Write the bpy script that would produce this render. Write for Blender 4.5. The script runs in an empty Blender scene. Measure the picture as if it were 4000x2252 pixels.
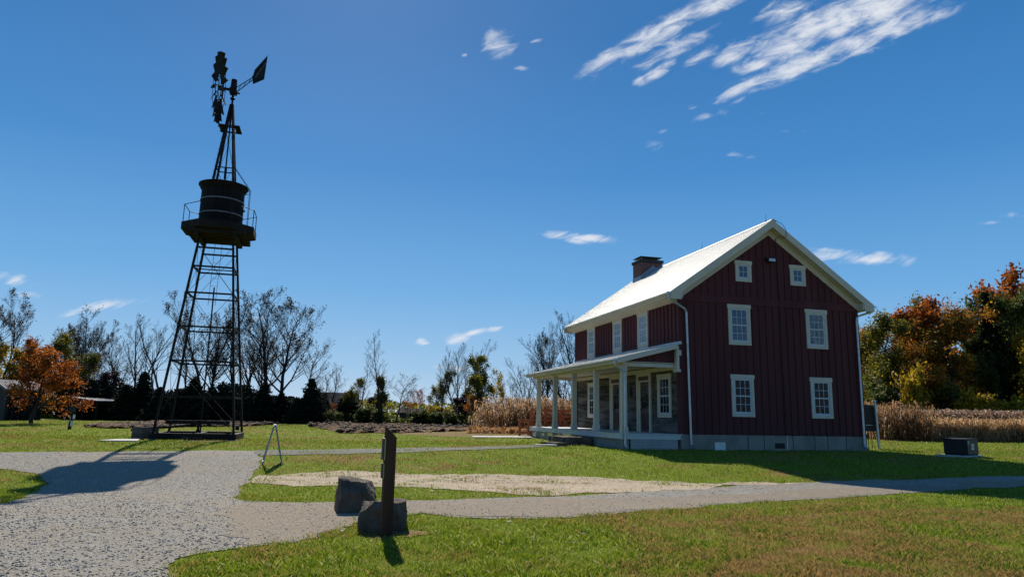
import bpy, bmesh, math, random
import numpy as np
from mathutils import Vector, Matrix, noise as mnoise
from mathutils.geometry import delaunay_2d_cdt
rnd = random.Random(7)
NP = np.random.default_rng(11)
sc = bpy.context.scene
COL = sc.collection
R = math.radians

# ------------------------------------------------------------------ camera
F, PITCH, ROLL, EYE, K = 2715.25, R(10.287), R(1.124), 1.6, 1.5534
cp, sp, cr, sr = math.cos(PITCH), math.sin(PITCH), math.cos(ROLL), math.sin(ROLL)
cam = bpy.data.cameras.new('camera'); cam.sensor_width = 36; cam.lens = F / 4000 * 36
cam.clip_end = 6000; cam.clip_start = .05
camo = bpy.data.objects.new('camera', cam); COL.objects.link(camo)
r0 = Vector((1, 0, 0)); u0 = Vector((0, -sp, cp)); fw = Vector((0, cp, sp))
cx, cy, cz = cr * r0 + sr * u0, -sr * r0 + cr * u0, -fw
m = Matrix((cx, cy, cz)).transposed().to_4x4(); m.translation = (0, 0, EYE)
camo.matrix_world = m
sc.camera = camo

def ray(px, py):                       # bearing of a photo point (2575-wide photo pixels)
    dx, dy = (px * K - 2000), -(py * K - 1126)
    a = (dx * cr - dy * sr) / F; b = (dx * sr + dy * cr) / F
    return (a, cp - b * sp, sp + b * cp)
def sm(t): t = min(1, max(0, t)); return t * t * (3 - 2 * t)
def gz(x, y):                          # height of the terrain
    a = sm((y - 15) / 13); r = sm((x + 8) / 9); r = max(r, sm((y - 38) / 12))
    z = a * (.23 + .11 * r)
    z -= .22 * math.exp(-((y - 17.5) / 4.6) ** 2) + .13 * math.exp(-(((x + 10) / 6) ** 2 + ((y - 17) / 5) ** 2))
    z += .012 * math.sin(x * .9 + 1.3) * math.sin(y * .7) + .008 * math.sin(x * 2.1 + y * 1.7)
    return z
def gp(px, py):                        # the spot on the ground seen at a photo point
    d = ray(px, py); t = 10.
    for _ in range(40):
        z = gz(d[0] * t, d[1] * t); t = .5 * t + .5 * min(4000, max(.5, (z - EYE) / min(d[2], -1e-4)))
    return (d[0] * t, d[1] * t)
def at(px, py, Y): d = ray(px, py); t = Y / d[1]; return Vector((d[0] * t, Y, EYE + d[2] * t))

# ------------------------------------------------------------------ object helpers
def tag(o, label=None, cat=None, group=None, kind=None):
    if label: o['label'] = label
    if cat: o['category'] = cat
    if group: o['group'] = group
    if kind: o['kind'] = kind
    return o
def empty(name, loc=(0, 0, 0), rz=0, **k):
    o = bpy.data.objects.new(name, None); COL.objects.link(o); o.location = loc; o.rotation_euler = (0, 0, rz)
    o.empty_display_size = .2
    return tag(o, **k)
class MB:
    def __init__(s): s.v = []; s.f = []
    def add(s, vs, fs):
        n = len(s.v); s.v += [tuple(p) for p in vs]; s.f += [tuple(i + n for i in f) for f in fs]; return s
    def box(s, x0, x1, y0, y1, z0, z1):
        return s.add([(x, y, z) for z in (z0, z1) for y in (y0, y1) for x in (x0, x1)],
                     [(0, 2, 3, 1), (4, 5, 7, 6), (0, 1, 5, 4), (2, 6, 7, 3), (0, 4, 6, 2), (1, 3, 7, 5)])
    def tube(s, pts, rad, n=8, cap=True):
        pts = [Vector(p) for p in pts]; rs = rad if isinstance(rad, (list, tuple)) else [rad] * len(pts)
        base = len(s.v); up = None
        for i, p in enumerate(pts):
            d = (pts[min(i + 1, len(pts) - 1)] - pts[max(i - 1, 0)]).normalized()
            if up is None: up = Vector((0, 0, 1)) if abs(d.z) < .9 else Vector((1, 0, 0))
            a = d.cross(up)
            if a.length < 1e-4: a = d.cross(Vector((.3, 1, .2)))
            a.normalize(); b = a.cross(d).normalized(); up = b
            for k in range(n):
                t = 2 * math.pi * (k + .5) / n
                s.v.append(tuple(p + (a * math.cos(t) + b * math.sin(t)) * rs[i]))
        for i in range(len(pts) - 1):
            for k in range(n):
                q = base + i * n; k2 = (k + 1) % n
                s.f.append((q + k, q + k2, q + n + k2, q + n + k))
        if cap:
            s.f.append(tuple(base + k for k in range(n))[::-1]); q = base + (len(pts) - 1) * n
            s.f.append(tuple(q + k for k in range(n)))
        return s
    def bar(s, p, q, w, h=None):       # square bar
        p, q = Vector(p), Vector(q); h = h or w
        d = (q - p).normalized(); up = Vector((0, 0, 1)) if abs(d.z) < .95 else Vector((0, 1, 0))
        a = d.cross(up).normalized() * w / 2; b = a.cross(d).normalized() * h / 2
        return s.add([p - a - b, p + a - b, p + a + b, p - a + b, q - a - b, q + a - b, q + a + b, q - a + b],
                     [(3, 2, 1, 0), (4, 5, 6, 7), (0, 1, 5, 4), (1, 2, 6, 5), (2, 3, 7, 6), (3, 0, 4, 7)])
    def prism(s, poly, ax, a0, a1):    # polygon in the plane of the other two axes, pushed along ax
        def mk(p, a):
            if ax == 0: return (a, p[0], p[1])
            if ax == 1: return (p[0], a, p[1])
            return (p[0], p[1], a)
        n = len(poly)
        return s.add([mk(p, a0) for p in poly] + [mk(p, a1) for p in poly],
                     [tuple(range(n))[::-1], tuple(range(n, 2 * n))] + [(i, (i + 1) % n, n + (i + 1) % n, n + i) for i in range(n)])
    def lathe(s, prof, n=24, c=(0, 0)):
        base = len(s.v)
        for r_, z in prof:
            for k in range(n):
                t = 2 * math.pi * k / n; s.v.append((c[0] + r_ * math.cos(t), c[1] + r_ * math.sin(t), z))
        for i in range(len(prof) - 1):
            for k in range(n):
                q = base + i * n; k2 = (k + 1) % n; s.f.append((q + k, q + k2, q + n + k2, q + n + k))
        s.f.append(tuple(base + k for k in range(n))[::-1]); q = base + (len(prof) - 1) * n
        s.f.append(tuple(q + k for k in range(n)))
        return s
    def build(s, name, mat, parent=None, smooth=False, bevel=0):
        me = bpy.data.meshes.new(name); me.from_pydata(s.v, [], s.f); me.update()
        b = bmesh.new(); b.from_mesh(me); bmesh.ops.recalc_face_normals(b, faces=b.faces); b.to_mesh(me); b.free()
        o = bpy.data.objects.new(name, me); COL.objects.link(o)
        if mat: me.materials.append(mat)
        if parent is not None: o.parent = parent
        if smooth: me.shade_smooth()
        if bevel:
            md = o.modifiers.new('bevel', 'BEVEL'); md.width = bevel; md.segments = 2; md.limit_method = 'ANGLE'
        return o
def npmesh(name, V, Fc, mat, parent=None, attr=None, smooth=False):   # V (n,3), Fc (m,k)
    me = bpy.data.meshes.new(name); V = np.asarray(V, np.float32); Fc = np.asarray(Fc, np.int32); k = Fc.shape[1]
    me.vertices.add(len(V)); me.vertices.foreach_set('co', V.ravel())
    me.loops.add(Fc.size); me.loops.foreach_set('vertex_index', Fc.ravel())
    me.polygons.add(len(Fc)); me.polygons.foreach_set('loop_start', np.arange(len(Fc), dtype=np.int32) * k)
    me.update(calc_edges=True)
    if attr is not None:
        a = me.attributes.new('rnd', 'FLOAT', 'FACE'); a.data.foreach_set('value', np.asarray(attr, np.float32))
    if smooth: me.shade_smooth()
    me.materials.append(mat)
    o = bpy.data.objects.new(name, me); COL.objects.link(o)
    if parent is not None: o.parent = parent
    return o
def copy_tree(o, parent=None):
    c = o.copy(); COL.objects.link(c)
    if parent is not None: c.parent = parent
    for ch in list(o.children): copy_tree(ch, c)
    return c

# ------------------------------------------------------------------ materials
def nt(name):
    mt = bpy.data.materials.new(name); mt.use_nodes = True; t = mt.node_tree
    return mt, t, t.nodes['Principled BSDF'], t.nodes['Material Output']
def N(t, typ, **k):
    n = t.nodes.new(typ)
    for a, b in k.items():
        if a in n.inputs.keys() if isinstance(a, str) and a[0].isupper() else False: n.inputs[a].default_value = b
        else: setattr(n, a, b)
    return n
def ramp(t, fac, stops):
    n = t.nodes.new('ShaderNodeValToRGB'); e = n.color_ramp.elements
    while len(e) < len(stops): e.new(.5)
    for i, (p, c) in enumerate(stops): e[i].position = p; e[i].color = (*c, 1)
    t.links.new(fac, n.inputs[0]); return n
def noise_tex(t, scale, detail=5, rough=.6, stretch=None, space='Object'):
    co = t.nodes.new('ShaderNodeTexCoord'); out = co.outputs[space]
    if stretch:
        mp = t.nodes.new('ShaderNodeMapping'); mp.inputs['Scale'].default_value = stretch; t.links.new(out, mp.inputs[0]); out = mp.outputs[0]
    n = t.nodes.new('ShaderNodeTexNoise'); n.inputs['Scale'].default_value = scale; n.inputs['Detail'].default_value = detail
    n.inputs['Roughness'].default_value = rough; t.links.new(out, n.inputs['Vector']); return n
def pbr(name, c1, c2=None, scale=4, rough=.7, bump=.0, metal=0, stretch=None, bscale=None, spec=None, lo=.35, hi=.65):
    mt, t, b, o = nt(name)
    b.inputs['Roughness'].default_value = rough; b.inputs['Metallic'].default_value = metal
    if spec is not None: b.inputs['Specular IOR Level'].default_value = spec
    if c2 is None: c2 = tuple(x * .78 for x in c1)
    n = noise_tex(t, scale, stretch=stretch)
    rp = ramp(t, n.outputs[0], [(lo, c1), (hi, c2)]); t.links.new(rp.outputs[0], b.inputs['Base Color'])
    if bump:
        n2 = noise_tex(t, bscale or scale * 4, stretch=stretch); bm = t.nodes.new('ShaderNodeBump'); bm.inputs['Strength'].default_value = bump
        bm.inputs['Distance'].default_value = .02
        t.links.new(n2.outputs[0], bm.inputs['Height']); t.links.new(bm.outputs[0], b.inputs['Normal'])
    return mt
def leafmat(name, cols, trans=.45, rough=.6, nscale=.35):
    mt, t, b, o = nt(name)
    at_ = t.nodes.new('ShaderNodeAttribute'); at_.attribute_name = 'rnd'
    n = noise_tex(t, nscale, 2)
    ad = N(t, 'ShaderNodeMath', operation='MULTIPLY_ADD'); t.links.new(n.outputs[0], ad.inputs[0]); ad.inputs[1].default_value = 1.1
    sb = N(t, 'ShaderNodeMath', operation='MULTIPLY_ADD'); t.links.new(at_.outputs['Fac'], sb.inputs[0]); sb.inputs[1].default_value = .55; sb.inputs[2].default_value = -.33
    t.links.new(sb.outputs[0], ad.inputs[2])
    k = len(cols); rp = ramp(t, ad.outputs[0], [(.15 + .7 * i / (k - 1), c) for i, c in enumerate(cols)])
    t.links.new(rp.outputs[0], b.inputs['Base Color']); b.inputs['Roughness'].default_value = rough
    b.inputs['Specular IOR Level'].default_value = .25
    tr = t.nodes.new('ShaderNodeBsdfTranslucent'); t.links.new(rp.outputs[0], tr.inputs[0])
    mx = t.nodes.new('ShaderNodeMixShader'); mx.inputs[0].default_value = trans
    t.links.new(b.outputs[0], mx.inputs[1]); t.links.new(tr.outputs[0], mx.inputs[2]); t.links.new(mx.outputs[0], o.inputs[0])
    return mt

GREEN1, GREEN2, BROWN = (.062, .120, .006), (.265, .305, .020), (.27, .165, .060)
def grassmat(name, blades):
    mt, t, b, o = nt(name)
    ge = t.nodes.new('ShaderNodeNewGeometry')
    def nz(sc_, det, off):
        mp = t.nodes.new('ShaderNodeMapping'); mp.inputs['Location'].default_value = off; mp.inputs['Scale'].default_value = (1, 1, 0)
        t.links.new(ge.outputs['Position'], mp.inputs[0])
        n = t.nodes.new('ShaderNodeTexNoise'); n.inputs['Scale'].default_value = sc_; n.inputs['Detail'].default_value = det
        n.inputs['Roughness'].default_value = .65
        t.links.new(mp.outputs[0], n.inputs['Vector']); return n
    big, mid, fine = nz(.22, 4, (3.1, 7.7, 0)), nz(1.3, 5, (0, 2, 0)), nz(26, 4, (5, 1, 0))
    # share of dead turf: large patches broken up by finer ones
    a = N(t, 'ShaderNodeMath', operation='MULTIPLY_ADD'); t.links.new(mid.outputs[0], a.inputs[0]); a.inputs[1].default_value = .75; t.links.new(big.outputs[0], a.inputs[2])
    if blades:
        at_ = t.nodes.new('ShaderNodeAttribute'); at_.attribute_name = 'rnd'
        a2 = N(t, 'ShaderNodeMath', operation='MULTIPLY_ADD'); t.links.new(at_.outputs['Fac'], a2.inputs[0]); a2.inputs[1].default_value = .26; t.links.new(a.outputs[0], a2.inputs[2]); src = a2; off = .13
        var = at_.outputs['Fac']
    else:
        a2 = N(t, 'ShaderNodeMath', operation='MULTIPLY_ADD'); t.links.new(fine.outputs[0], a2.inputs[0]); a2.inputs[1].default_value = .35; t.links.new(a.outputs[0], a2.inputs[2]); src = a2; off = .17
        var = fine.outputs[0]
    # the near field to the right is more worn than the rest
    sx = t.nodes.new('ShaderNodeSeparateXYZ'); t.links.new(ge.outputs['Position'], sx.inputs[0])
    mr = t.nodes.new('ShaderNodeMapRange'); mr.interpolation_type = 'SMOOTHSTEP'; t.links.new(sx.outputs[0], mr.inputs[0])
    mr.inputs[1].default_value = -1; mr.inputs[2].default_value = 4; mr.inputs[3].default_value = 0; mr.inputs[4].default_value = 1
    mr2 = t.nodes.new('ShaderNodeMapRange'); mr2.interpolation_type = 'SMOOTHSTEP'; t.links.new(sx.outputs[1], mr2.inputs[0])
    mr2.inputs[1].default_value = 12; mr2.inputs[2].default_value = 19; mr2.inputs[3].default_value = .10; mr2.inputs[4].default_value = -.02
    mm = N(t, 'ShaderNodeMath', operation='MULTIPLY'); t.links.new(mr.outputs[0], mm.inputs[0]); t.links.new(mr2.outputs[0], mm.inputs[1])
    a3 = N(t, 'ShaderNodeMath', operation='ADD'); t.links.new(src.outputs[0], a3.inputs[0]); t.links.new(mm.outputs[0], a3.inputs[1])
    f = t.nodes.new('ShaderNodeMapRange'); t.links.new(a3.outputs[0], f.inputs[0])
    f.inputs[1].default_value = .89 + off; f.inputs[2].default_value = 1.10 + off
    g = ramp(t, var, [(.15, GREEN1), (.85, GREEN2), (.97, (.46, .44, .20))]) if blades else ramp(t, var, [(.25, GREEN1), (.75, GREEN2)])
    br = ramp(t, var, [(.2, tuple(c * .8 for c in BROWN)), (.85, tuple(c * 1.35 for c in BROWN))])
    mx = t.nodes.new('ShaderNodeMix'); mx.data_type = 'RGBA'
    t.links.new(f.outputs[0], mx.inputs[0]); t.links.new(g.outputs[0], mx.inputs[6]); t.links.new(br.outputs[0], mx.inputs[7])
    col = mx.outputs[2]
    b.inputs['Roughness'].default_value = .55 if blades else .95; b.inputs['Specular IOR Level'].default_value = .3 if blades else .05
    if blades:
        t.links.new(col, b.inputs['Base Color'])
        tr = t.nodes.new('ShaderNodeBsdfTranslucent'); t.links.new(col, tr.inputs[0])
        ms = t.nodes.new('ShaderNodeMixShader'); ms.inputs[0].default_value = .5
        t.links.new(b.outputs[0], ms.inputs[1]); t.links.new(tr.outputs[0], ms.inputs[2]); t.links.new(ms.outputs[0], o.inputs[0])
    else:
        dk = t.nodes.new('ShaderNodeMix'); dk.data_type = 'RGBA'; dk.blend_type = 'MULTIPLY'; dk.inputs[0].default_value = 1
        fr = ramp(t, fine.outputs[0], [(.3, (.55, .55, .55)), (.7, (1.25, 1.25, 1.25))])
        t.links.new(col, dk.inputs[6]); t.links.new(fr.outputs[0], dk.inputs[7]); t.links.new(dk.outputs[2], b.inputs['Base Color'])
        bm = t.nodes.new('ShaderNodeBump'); bm.inputs['Strength'].default_value = .9; bm.inputs['Distance'].default_value = .05
        t.links.new(fine.outputs[0], bm.inputs['Height']); t.links.new(bm.outputs[0], b.inputs['Normal'])
    return mt
def gravelmat(name, dark, light, sand, tan=.5, vs=38, st=None):
    mt, t, b, o = nt(name)
    co = t.nodes.new('ShaderNodeTexCoord')
    v = t.nodes.new('ShaderNodeTexVoronoi'); v.inputs['Scale'].default_value = vs; t.links.new(co.outputs['Object'], v.inputs['Vector'])
    v2 = t.nodes.new('ShaderNodeTexVoronoi'); v2.inputs['Scale'].default_value = vs * .42; t.links.new(co.outputs['Object'], v2.inputs['Vector'])
    n = noise_tex(t, 9 if not st else 4, 7, .75, st); n2 = noise_tex(t, .55, 4, .6, st)
    cv = t.nodes.new('ShaderNodeRGBToBW'); t.links.new(v.outputs['Color'], cv.inputs[0])
    ad = N(t, 'ShaderNodeMath', operation='MULTIPLY_ADD'); t.links.new(n.outputs[0], ad.inputs[0]); ad.inputs[1].default_value = .95; cvm = N(t, 'ShaderNodeMath', operation='MULTIPLY'); t.links.new(cv.outputs[0], cvm.inputs[0]); cvm.inputs[1].default_value = .5; t.links.new(cvm.outputs[0], ad.inputs[2])
    c = ramp(t, ad.outputs[0], [(.42, dark), (.68, tuple(a * .4 + q * .6 for a, q in zip(dark, light))), (.95, tuple(q * 1.25 for q in light))])
    f = ramp(t, n2.outputs[0], [(tan - .07, (0, 0, 0)), (tan + .13, (1, 1, 1))])
    mx = t.nodes.new('ShaderNodeMix'); mx.data_type = 'RGBA'
    s2 = ramp(t, n.outputs[0], [(.3, tuple(x * .8 for x in sand)), (.7, sand)])
    ff = N(t, 'ShaderNodeMath', operation='MULTIPLY'); t.links.new(f.outputs[0], ff.inputs[0]); ff.inputs[1].default_value = .85
    t.links.new(ff.outputs[0], mx.inputs[0]); t.links.new(c.outputs[0], mx.inputs[6]); t.links.new(s2.outputs[0], mx.inputs[7])
    t.links.new(mx.outputs[2], b.inputs['Base Color']); b.inputs['Roughness'].default_value = .95; b.inputs['Specular IOR Level'].default_value = .1
    h = N(t, 'ShaderNodeMath', operation='ADD'); t.links.new(v.outputs['Distance'], h.inputs[0]); t.links.new(v2.outputs['Distance'], h.inputs[1])
    bm = t.nodes.new('ShaderNodeBump'); bm.inputs['Strength'].default_value = .8; bm.inputs['Distance'].default_value = .03; bm.invert = True
    t.links.new(h.outputs[0], bm.inputs['Height']); t.links.new(bm.outputs[0], b.inputs['Normal'])
    return mt
M = dict(
    lawn=grassmat('lawn_turf', False), blades=grassmat('grass_blades', True),
    gravel=gravelmat('grey_gravel', (.105, .094, .080), (.41, .375, .32), (.38, .325, .25), .47, 75),
    path=gravelmat('path_gravel', (.08, .08, .07), (.24, .23, .20), (.17, .16, .10), .5),
    sand=gravelmat('pale_sand', (.19, .14, .09), (.44, .345, .24), (.47, .37, .26), .4, 20, (.22, 1, 1)),
    packed=gravelmat('packed_tan_gravel', (.15, .12, .09), (.38, .315, .235), (.35, .28, .205), .42, 70),
    soil=pbr('tilled_soil', (.055, .030, .018), (.16, .095, .050), 1.5, .95, 1.0, bscale=5, spec=.03),
    dry=pbr('dry_turf', (.15, .085, .038), (.20, .14, .05), 1.5, .95, .6, bscale=20, spec=.05),
    siding=pbr('maroon_siding', (.092, .0270, .0290), (.070, .0205, .0225), 1.2, .65, .15, stretch=(1, 1, .15), bscale=22, spec=.15),
    cream=pbr('cream_trim', (.56, .50, .405), (.48, .43, .35), 2, .6),
    bluewhite=pbr('pale_sash_paint', (.50, .53, .55), (.44, .47, .49), 3, .5),
    porchgrey=pbr('pale_grey_porch_paint', (.50, .52, .50), (.42, .44, .43), 2, .55),
    roof=pbr('white_metal_roof', (.56, .54, .495), (.50, .48, .44), .8, .6, metal=.1),
    galv=pbr('galvanised_steel', (.50, .52, .54), (.36, .38, .41), 5, .42, metal=.75),
    flash=pbr('lead_flashing', (.30, .32, .36), (.2, .22, .26), 5, .5, metal=.5),
    concrete=pbr('foundation_concrete', (.25, .232, .185), (.17, .158, .13), 1.4, .85, .25, bscale=12),
    farroof=pbr('distant_roof', (.10, .085, .08), (.07, .06, .055), .5, 1, spec=0),
    clod=leafmat('soil_clods', [(.022, .012, .008), (.075, .042, .024), (.19, .12, .065)], 0, .95, .8),
    slab=pbr('pale_concrete', (.42, .40, .36), (.33, .31, .27), 2, .85, .2),
    log=pbr('weathered_log', (.165, .148, .130), (.035, .031, .029), 1.7, .9, 1.0, stretch=(1, .25, 1.5), bscale=9, lo=.38, hi=.62, spec=.1),
    chink=pbr('log_chinking', (.15, .135, .115), (.05, .045, .04), 4, .95, .5),
    door=pbr('dark_maroon_door', (.045, .014, .017), (.035, .011, .014), 2, .4),
    iron=pbr('rusty_black_steel', (.008, .007, .007), (.016, .011, .009), 6, .7, .1, spec=.2),
    tank=pbr('dark_stained_staves', (.012, .010, .010), (.006, .005, .006), 5, .8, .4, stretch=(1, 1, .1), spec=.15),
    hoop=pbr('grey_iron_hoop', (.16, .155, .17), (.10, .09, .10), 5, .5),
    blade=pbr('galvanised_wheel_blade', (.020, .021, .026), (.010, .010, .012), 6, .85, spec=.15),
    timber=pbr('old_dark_timber', (.022, .017, .014), (.010, .008, .007), 3, .8, .5, stretch=(.3, 1, 1), bscale=14, spec=.2),
    post=pbr('brown_post_timber', (.095, .046, .028), (.045, .023, .015), 3, .8, .5, stretch=(1.5, 1.5, .25), bscale=16, spec=.15),
    redwood=pbr('red_brown_fence_stain', (.48, .14, .05), (.30, .085, .03), 3, .75, .3, stretch=(1, .3, 1)),
    plywood=pbr('pale_board_edge', (.42, .31, .12), (.35, .25, .10), 6, .6),
    black=pbr('black_enamel', (.008, .008, .009), (.012, .012, .013), 8, .5, spec=.25),
    dark=pbr('charcoal_panel', (.035, .037, .040), (.022, .023, .026), 6, .6, spec=.2),
    white=pbr('white_plastic', (.65, .65, .62), (.55, .55, .52), 6, .5),
    stonetop=pbr('quarried_limestone', (.15, .12, .088), (.050, .041, .032), 3.2, .95, 1.0, bscale=9, lo=.3, hi=.7, spec=.1),
    grad=pbr('weather_roof', (.20, .20, .21), (.15, .15, .15), .6, .8, spec=.2),
    wire=pbr('black_cable', (.01, .01, .01), None, 5, .6),
    bark=pbr('tree_bark', (.030, .024, .019), (.014, .011, .009), 6, .95, .6, stretch=(1, 1, .25)),
    barkpale=pbr('pale_tree_bark', (.10, .085, .07), (.04, .034, .03), 6, .95, .5, stretch=(1, 1, .25)),
    corn=leafmat('dry_corn', [(.15, .07, .026), (.35, .19, .08), (.48, .31, .15)], .55),
    reed=leafmat('dry_reeds', [(.30, .16, .065), (.60, .39, .19), (.74, .56, .33)], .7),
    plume=leafmat('reed_plumes', [(.22, .14, .095), (.40, .28, .20)], .5),
    rust=leafmat('rust_leaves', [(.12, .028, .007), (.33, .085, .010), (.44, .17, .018)], .5),
    brownleaf=leafmat('brown_leaves', [(.05, .018, .010), (.12, .045, .016), (.20, .085, .020)], .45),
    gold=leafmat('golden_leaves', [(.14, .11, .012), (.38, .25, .015), (.50, .33, .02)], .5),
    olive=leafmat('olive_leaves', [(.042, .050, .011), (.12, .12, .015), (.32, .25, .018)], .45),
    green=leafmat('green_leaves', [(.024, .036, .009), (.058, .075, .013), (.15, .15, .018)], .45),
    mixed=leafmat('turning_leaves', [(.045, .050, .010), (.16, .12, .012), (.46, .13, .012), (.52, .28, .015)], .45, nscale=.22),
    conifer=leafmat('conifer_needles', [(.008, .014, .006), (.016, .026, .010)], .15, .9),
    twigleaf=leafmat('late_leaves', [(.022, .016, .008), (.05, .034, .012), (.10, .06, .02)], .3),
    plum=leafmat('purple_brown_leaves', [(.028, .016, .018), (.06, .028, .024)], .35),
)
def brickmat():
    mt, t, b, o = nt('chimney_brick')
    co = t.nodes.new('ShaderNodeTexCoord'); mp = t.nodes.new('ShaderNodeMapping'); mp.inputs['Rotation'].default_value = (R(90), 0, 0)
    sx = t.nodes.new('ShaderNodeSeparateXYZ'); t.links.new(co.outputs['Object'], sx.inputs[0])
    ad = N(t, 'ShaderNodeMath', operation='ADD'); t.links.new(sx.outputs[0], ad.inputs[0]); t.links.new(sx.outputs[1], ad.inputs[1])
    cb = t.nodes.new('ShaderNodeCombineXYZ'); t.links.new(ad.outputs[0], cb.inputs[0]); t.links.new(sx.outputs[2], cb.inputs[1])
    br = t.nodes.new('ShaderNodeTexBrick'); t.links.new(cb.outputs[0], br.inputs['Vector'])
    br.inputs['Color1'].default_value = (.12, .032, .022, 1); br.inputs['Color2'].default_value = (.075, .022, .016, 1); br.inputs['Mortar'].default_value = (.20, .16, .14, 1)
    br.inputs['Scale'].default_value = 1; br.inputs['Brick Width'].default_value = .21; br.inputs['Row Height'].default_value = .073; br.inputs['Mortar Size'].default_value = .009
    t.links.new(br.outputs[0], b.inputs['Base Color']); b.inputs['Roughness'].default_value = .9
    return mt
M['brick'] = brickmat()
def glassmat(name, interior, wave=.02, refl=1.):
    mt, t, b, o = nt(name)
    b.inputs['Base Color'].default_value = (*interior, 1); b.inputs['Roughness'].default_value = .03; b.inputs['Specular IOR Level'].default_value = refl
    b.inputs['Coat Weight'].default_value = 0
    n = noise_tex(t, 5, 2, .5); bm = t.nodes.new('ShaderNodeBump'); bm.inputs['Strength'].default_value = wave; bm.inputs['Distance'].default_value = .05
    t.links.new(n.outputs[0], bm.inputs['Height']); t.links.new(bm.outputs[0], b.inputs['Normal'])
    return mt
M['glass'] = glassmat('window_glass', (.006, .007, .009), .15, .18)
M['glassblue'] = glassmat('window_glass_with_blind', (.045, .075, .13), .15, .6)
M['glasslight'] = glassmat('window_glass_with_curtain', (.20, .24, .29), .2)
M['glasswavy'] = glassmat('rippled_window_glass', (.05, .06, .08), 1.0)
def wavymat():                          # old glass: wavy reflections painted into the colour as pale and dark ripples
    mt, t, b, o = nt('rippled_old_glass')
    n = noise_tex(t, 2.2, 2, .5, stretch=(1, 1, 1)); n.inputs['Distortion'].default_value = 2.2
    w = N(t, 'ShaderNodeMath', operation='MULTIPLY'); t.links.new(n.outputs[0], w.inputs[0]); w.inputs[1].default_value = 75
    s_ = N(t, 'ShaderNodeMath', operation='SINE'); t.links.new(w.outputs[0], s_.inputs[0])
    rp = ramp(t, s_.outputs[0], [(.35, (.03, .036, .05)), (.8, (.30, .33, .38))])
    t.links.new(rp.outputs[0], b.inputs['Base Color']); b.inputs['Roughness'].default_value = .08
    return mt
M['rippled'] = wavymat()

# ------------------------------------------------------------------ sky and sun
SUN_EL, SUN_AZ = R(37.3), R(-14)
w = bpy.data.worlds.new('World'); sc.world = w; w.use_nodes = True; t = w.node_tree
bg = t.nodes['Background']; bg.inputs[1].default_value = .72
sky = t.nodes.new('ShaderNodeTexSky'); sky.sky_type = 'NISHITA'; sky.sun_disc = False
sky.sun_elevation = SUN_EL; sky.sun_rotation = SUN_AZ; sky.air_density = 1.0; sky.dust_density = .6; sky.ozone_density = 3.5; sky.altitude = 200
SKY_STR = .075
hs = t.nodes.new('ShaderNodeHueSaturation'); hs.inputs['Saturation'].default_value = 1.25; hs.inputs['Value'].default_value = 1
t.links.new(sky.outputs[0], hs.inputs['Color'])
skm = t.nodes.new('ShaderNodeMix'); skm.data_type = 'RGBA'; skm.blend_type = 'MULTIPLY'; skm.inputs[0].default_value = 1
t.links.new(hs.outputs[0], skm.inputs[6]); skm.inputs[7].default_value = (SKY_STR, SKY_STR, SKY_STR, 1)
tc = t.nodes.new('ShaderNodeTexCoord'); sx = t.nodes.new('ShaderNodeSeparateXYZ'); t.links.new(tc.outputs['Generated'], sx.inputs[0])
ymax = N(t, 'ShaderNodeMath', operation='MAXIMUM'); t.links.new(sx.outputs[1], ymax.inputs[0]); ymax.inputs[1].default_value = .02
dvx = N(t, 'ShaderNodeMath', operation='DIVIDE'); t.links.new(sx.outputs[0], dvx.inputs[0]); t.links.new(ymax.outputs[0], dvx.inputs[1])
dvz = N(t, 'ShaderNodeMath', operation='DIVIDE'); t.links.new(sx.outputs[2], dvz.inputs[0]); t.links.new(ymax.outputs[0], dvz.inputs[1])
cbn = t.nodes.new('ShaderNodeCombineXYZ'); t.links.new(dvx.outputs[0], cbn.inputs[0]); t.links.new(dvz.outputs[0], cbn.inputs[1])
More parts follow.
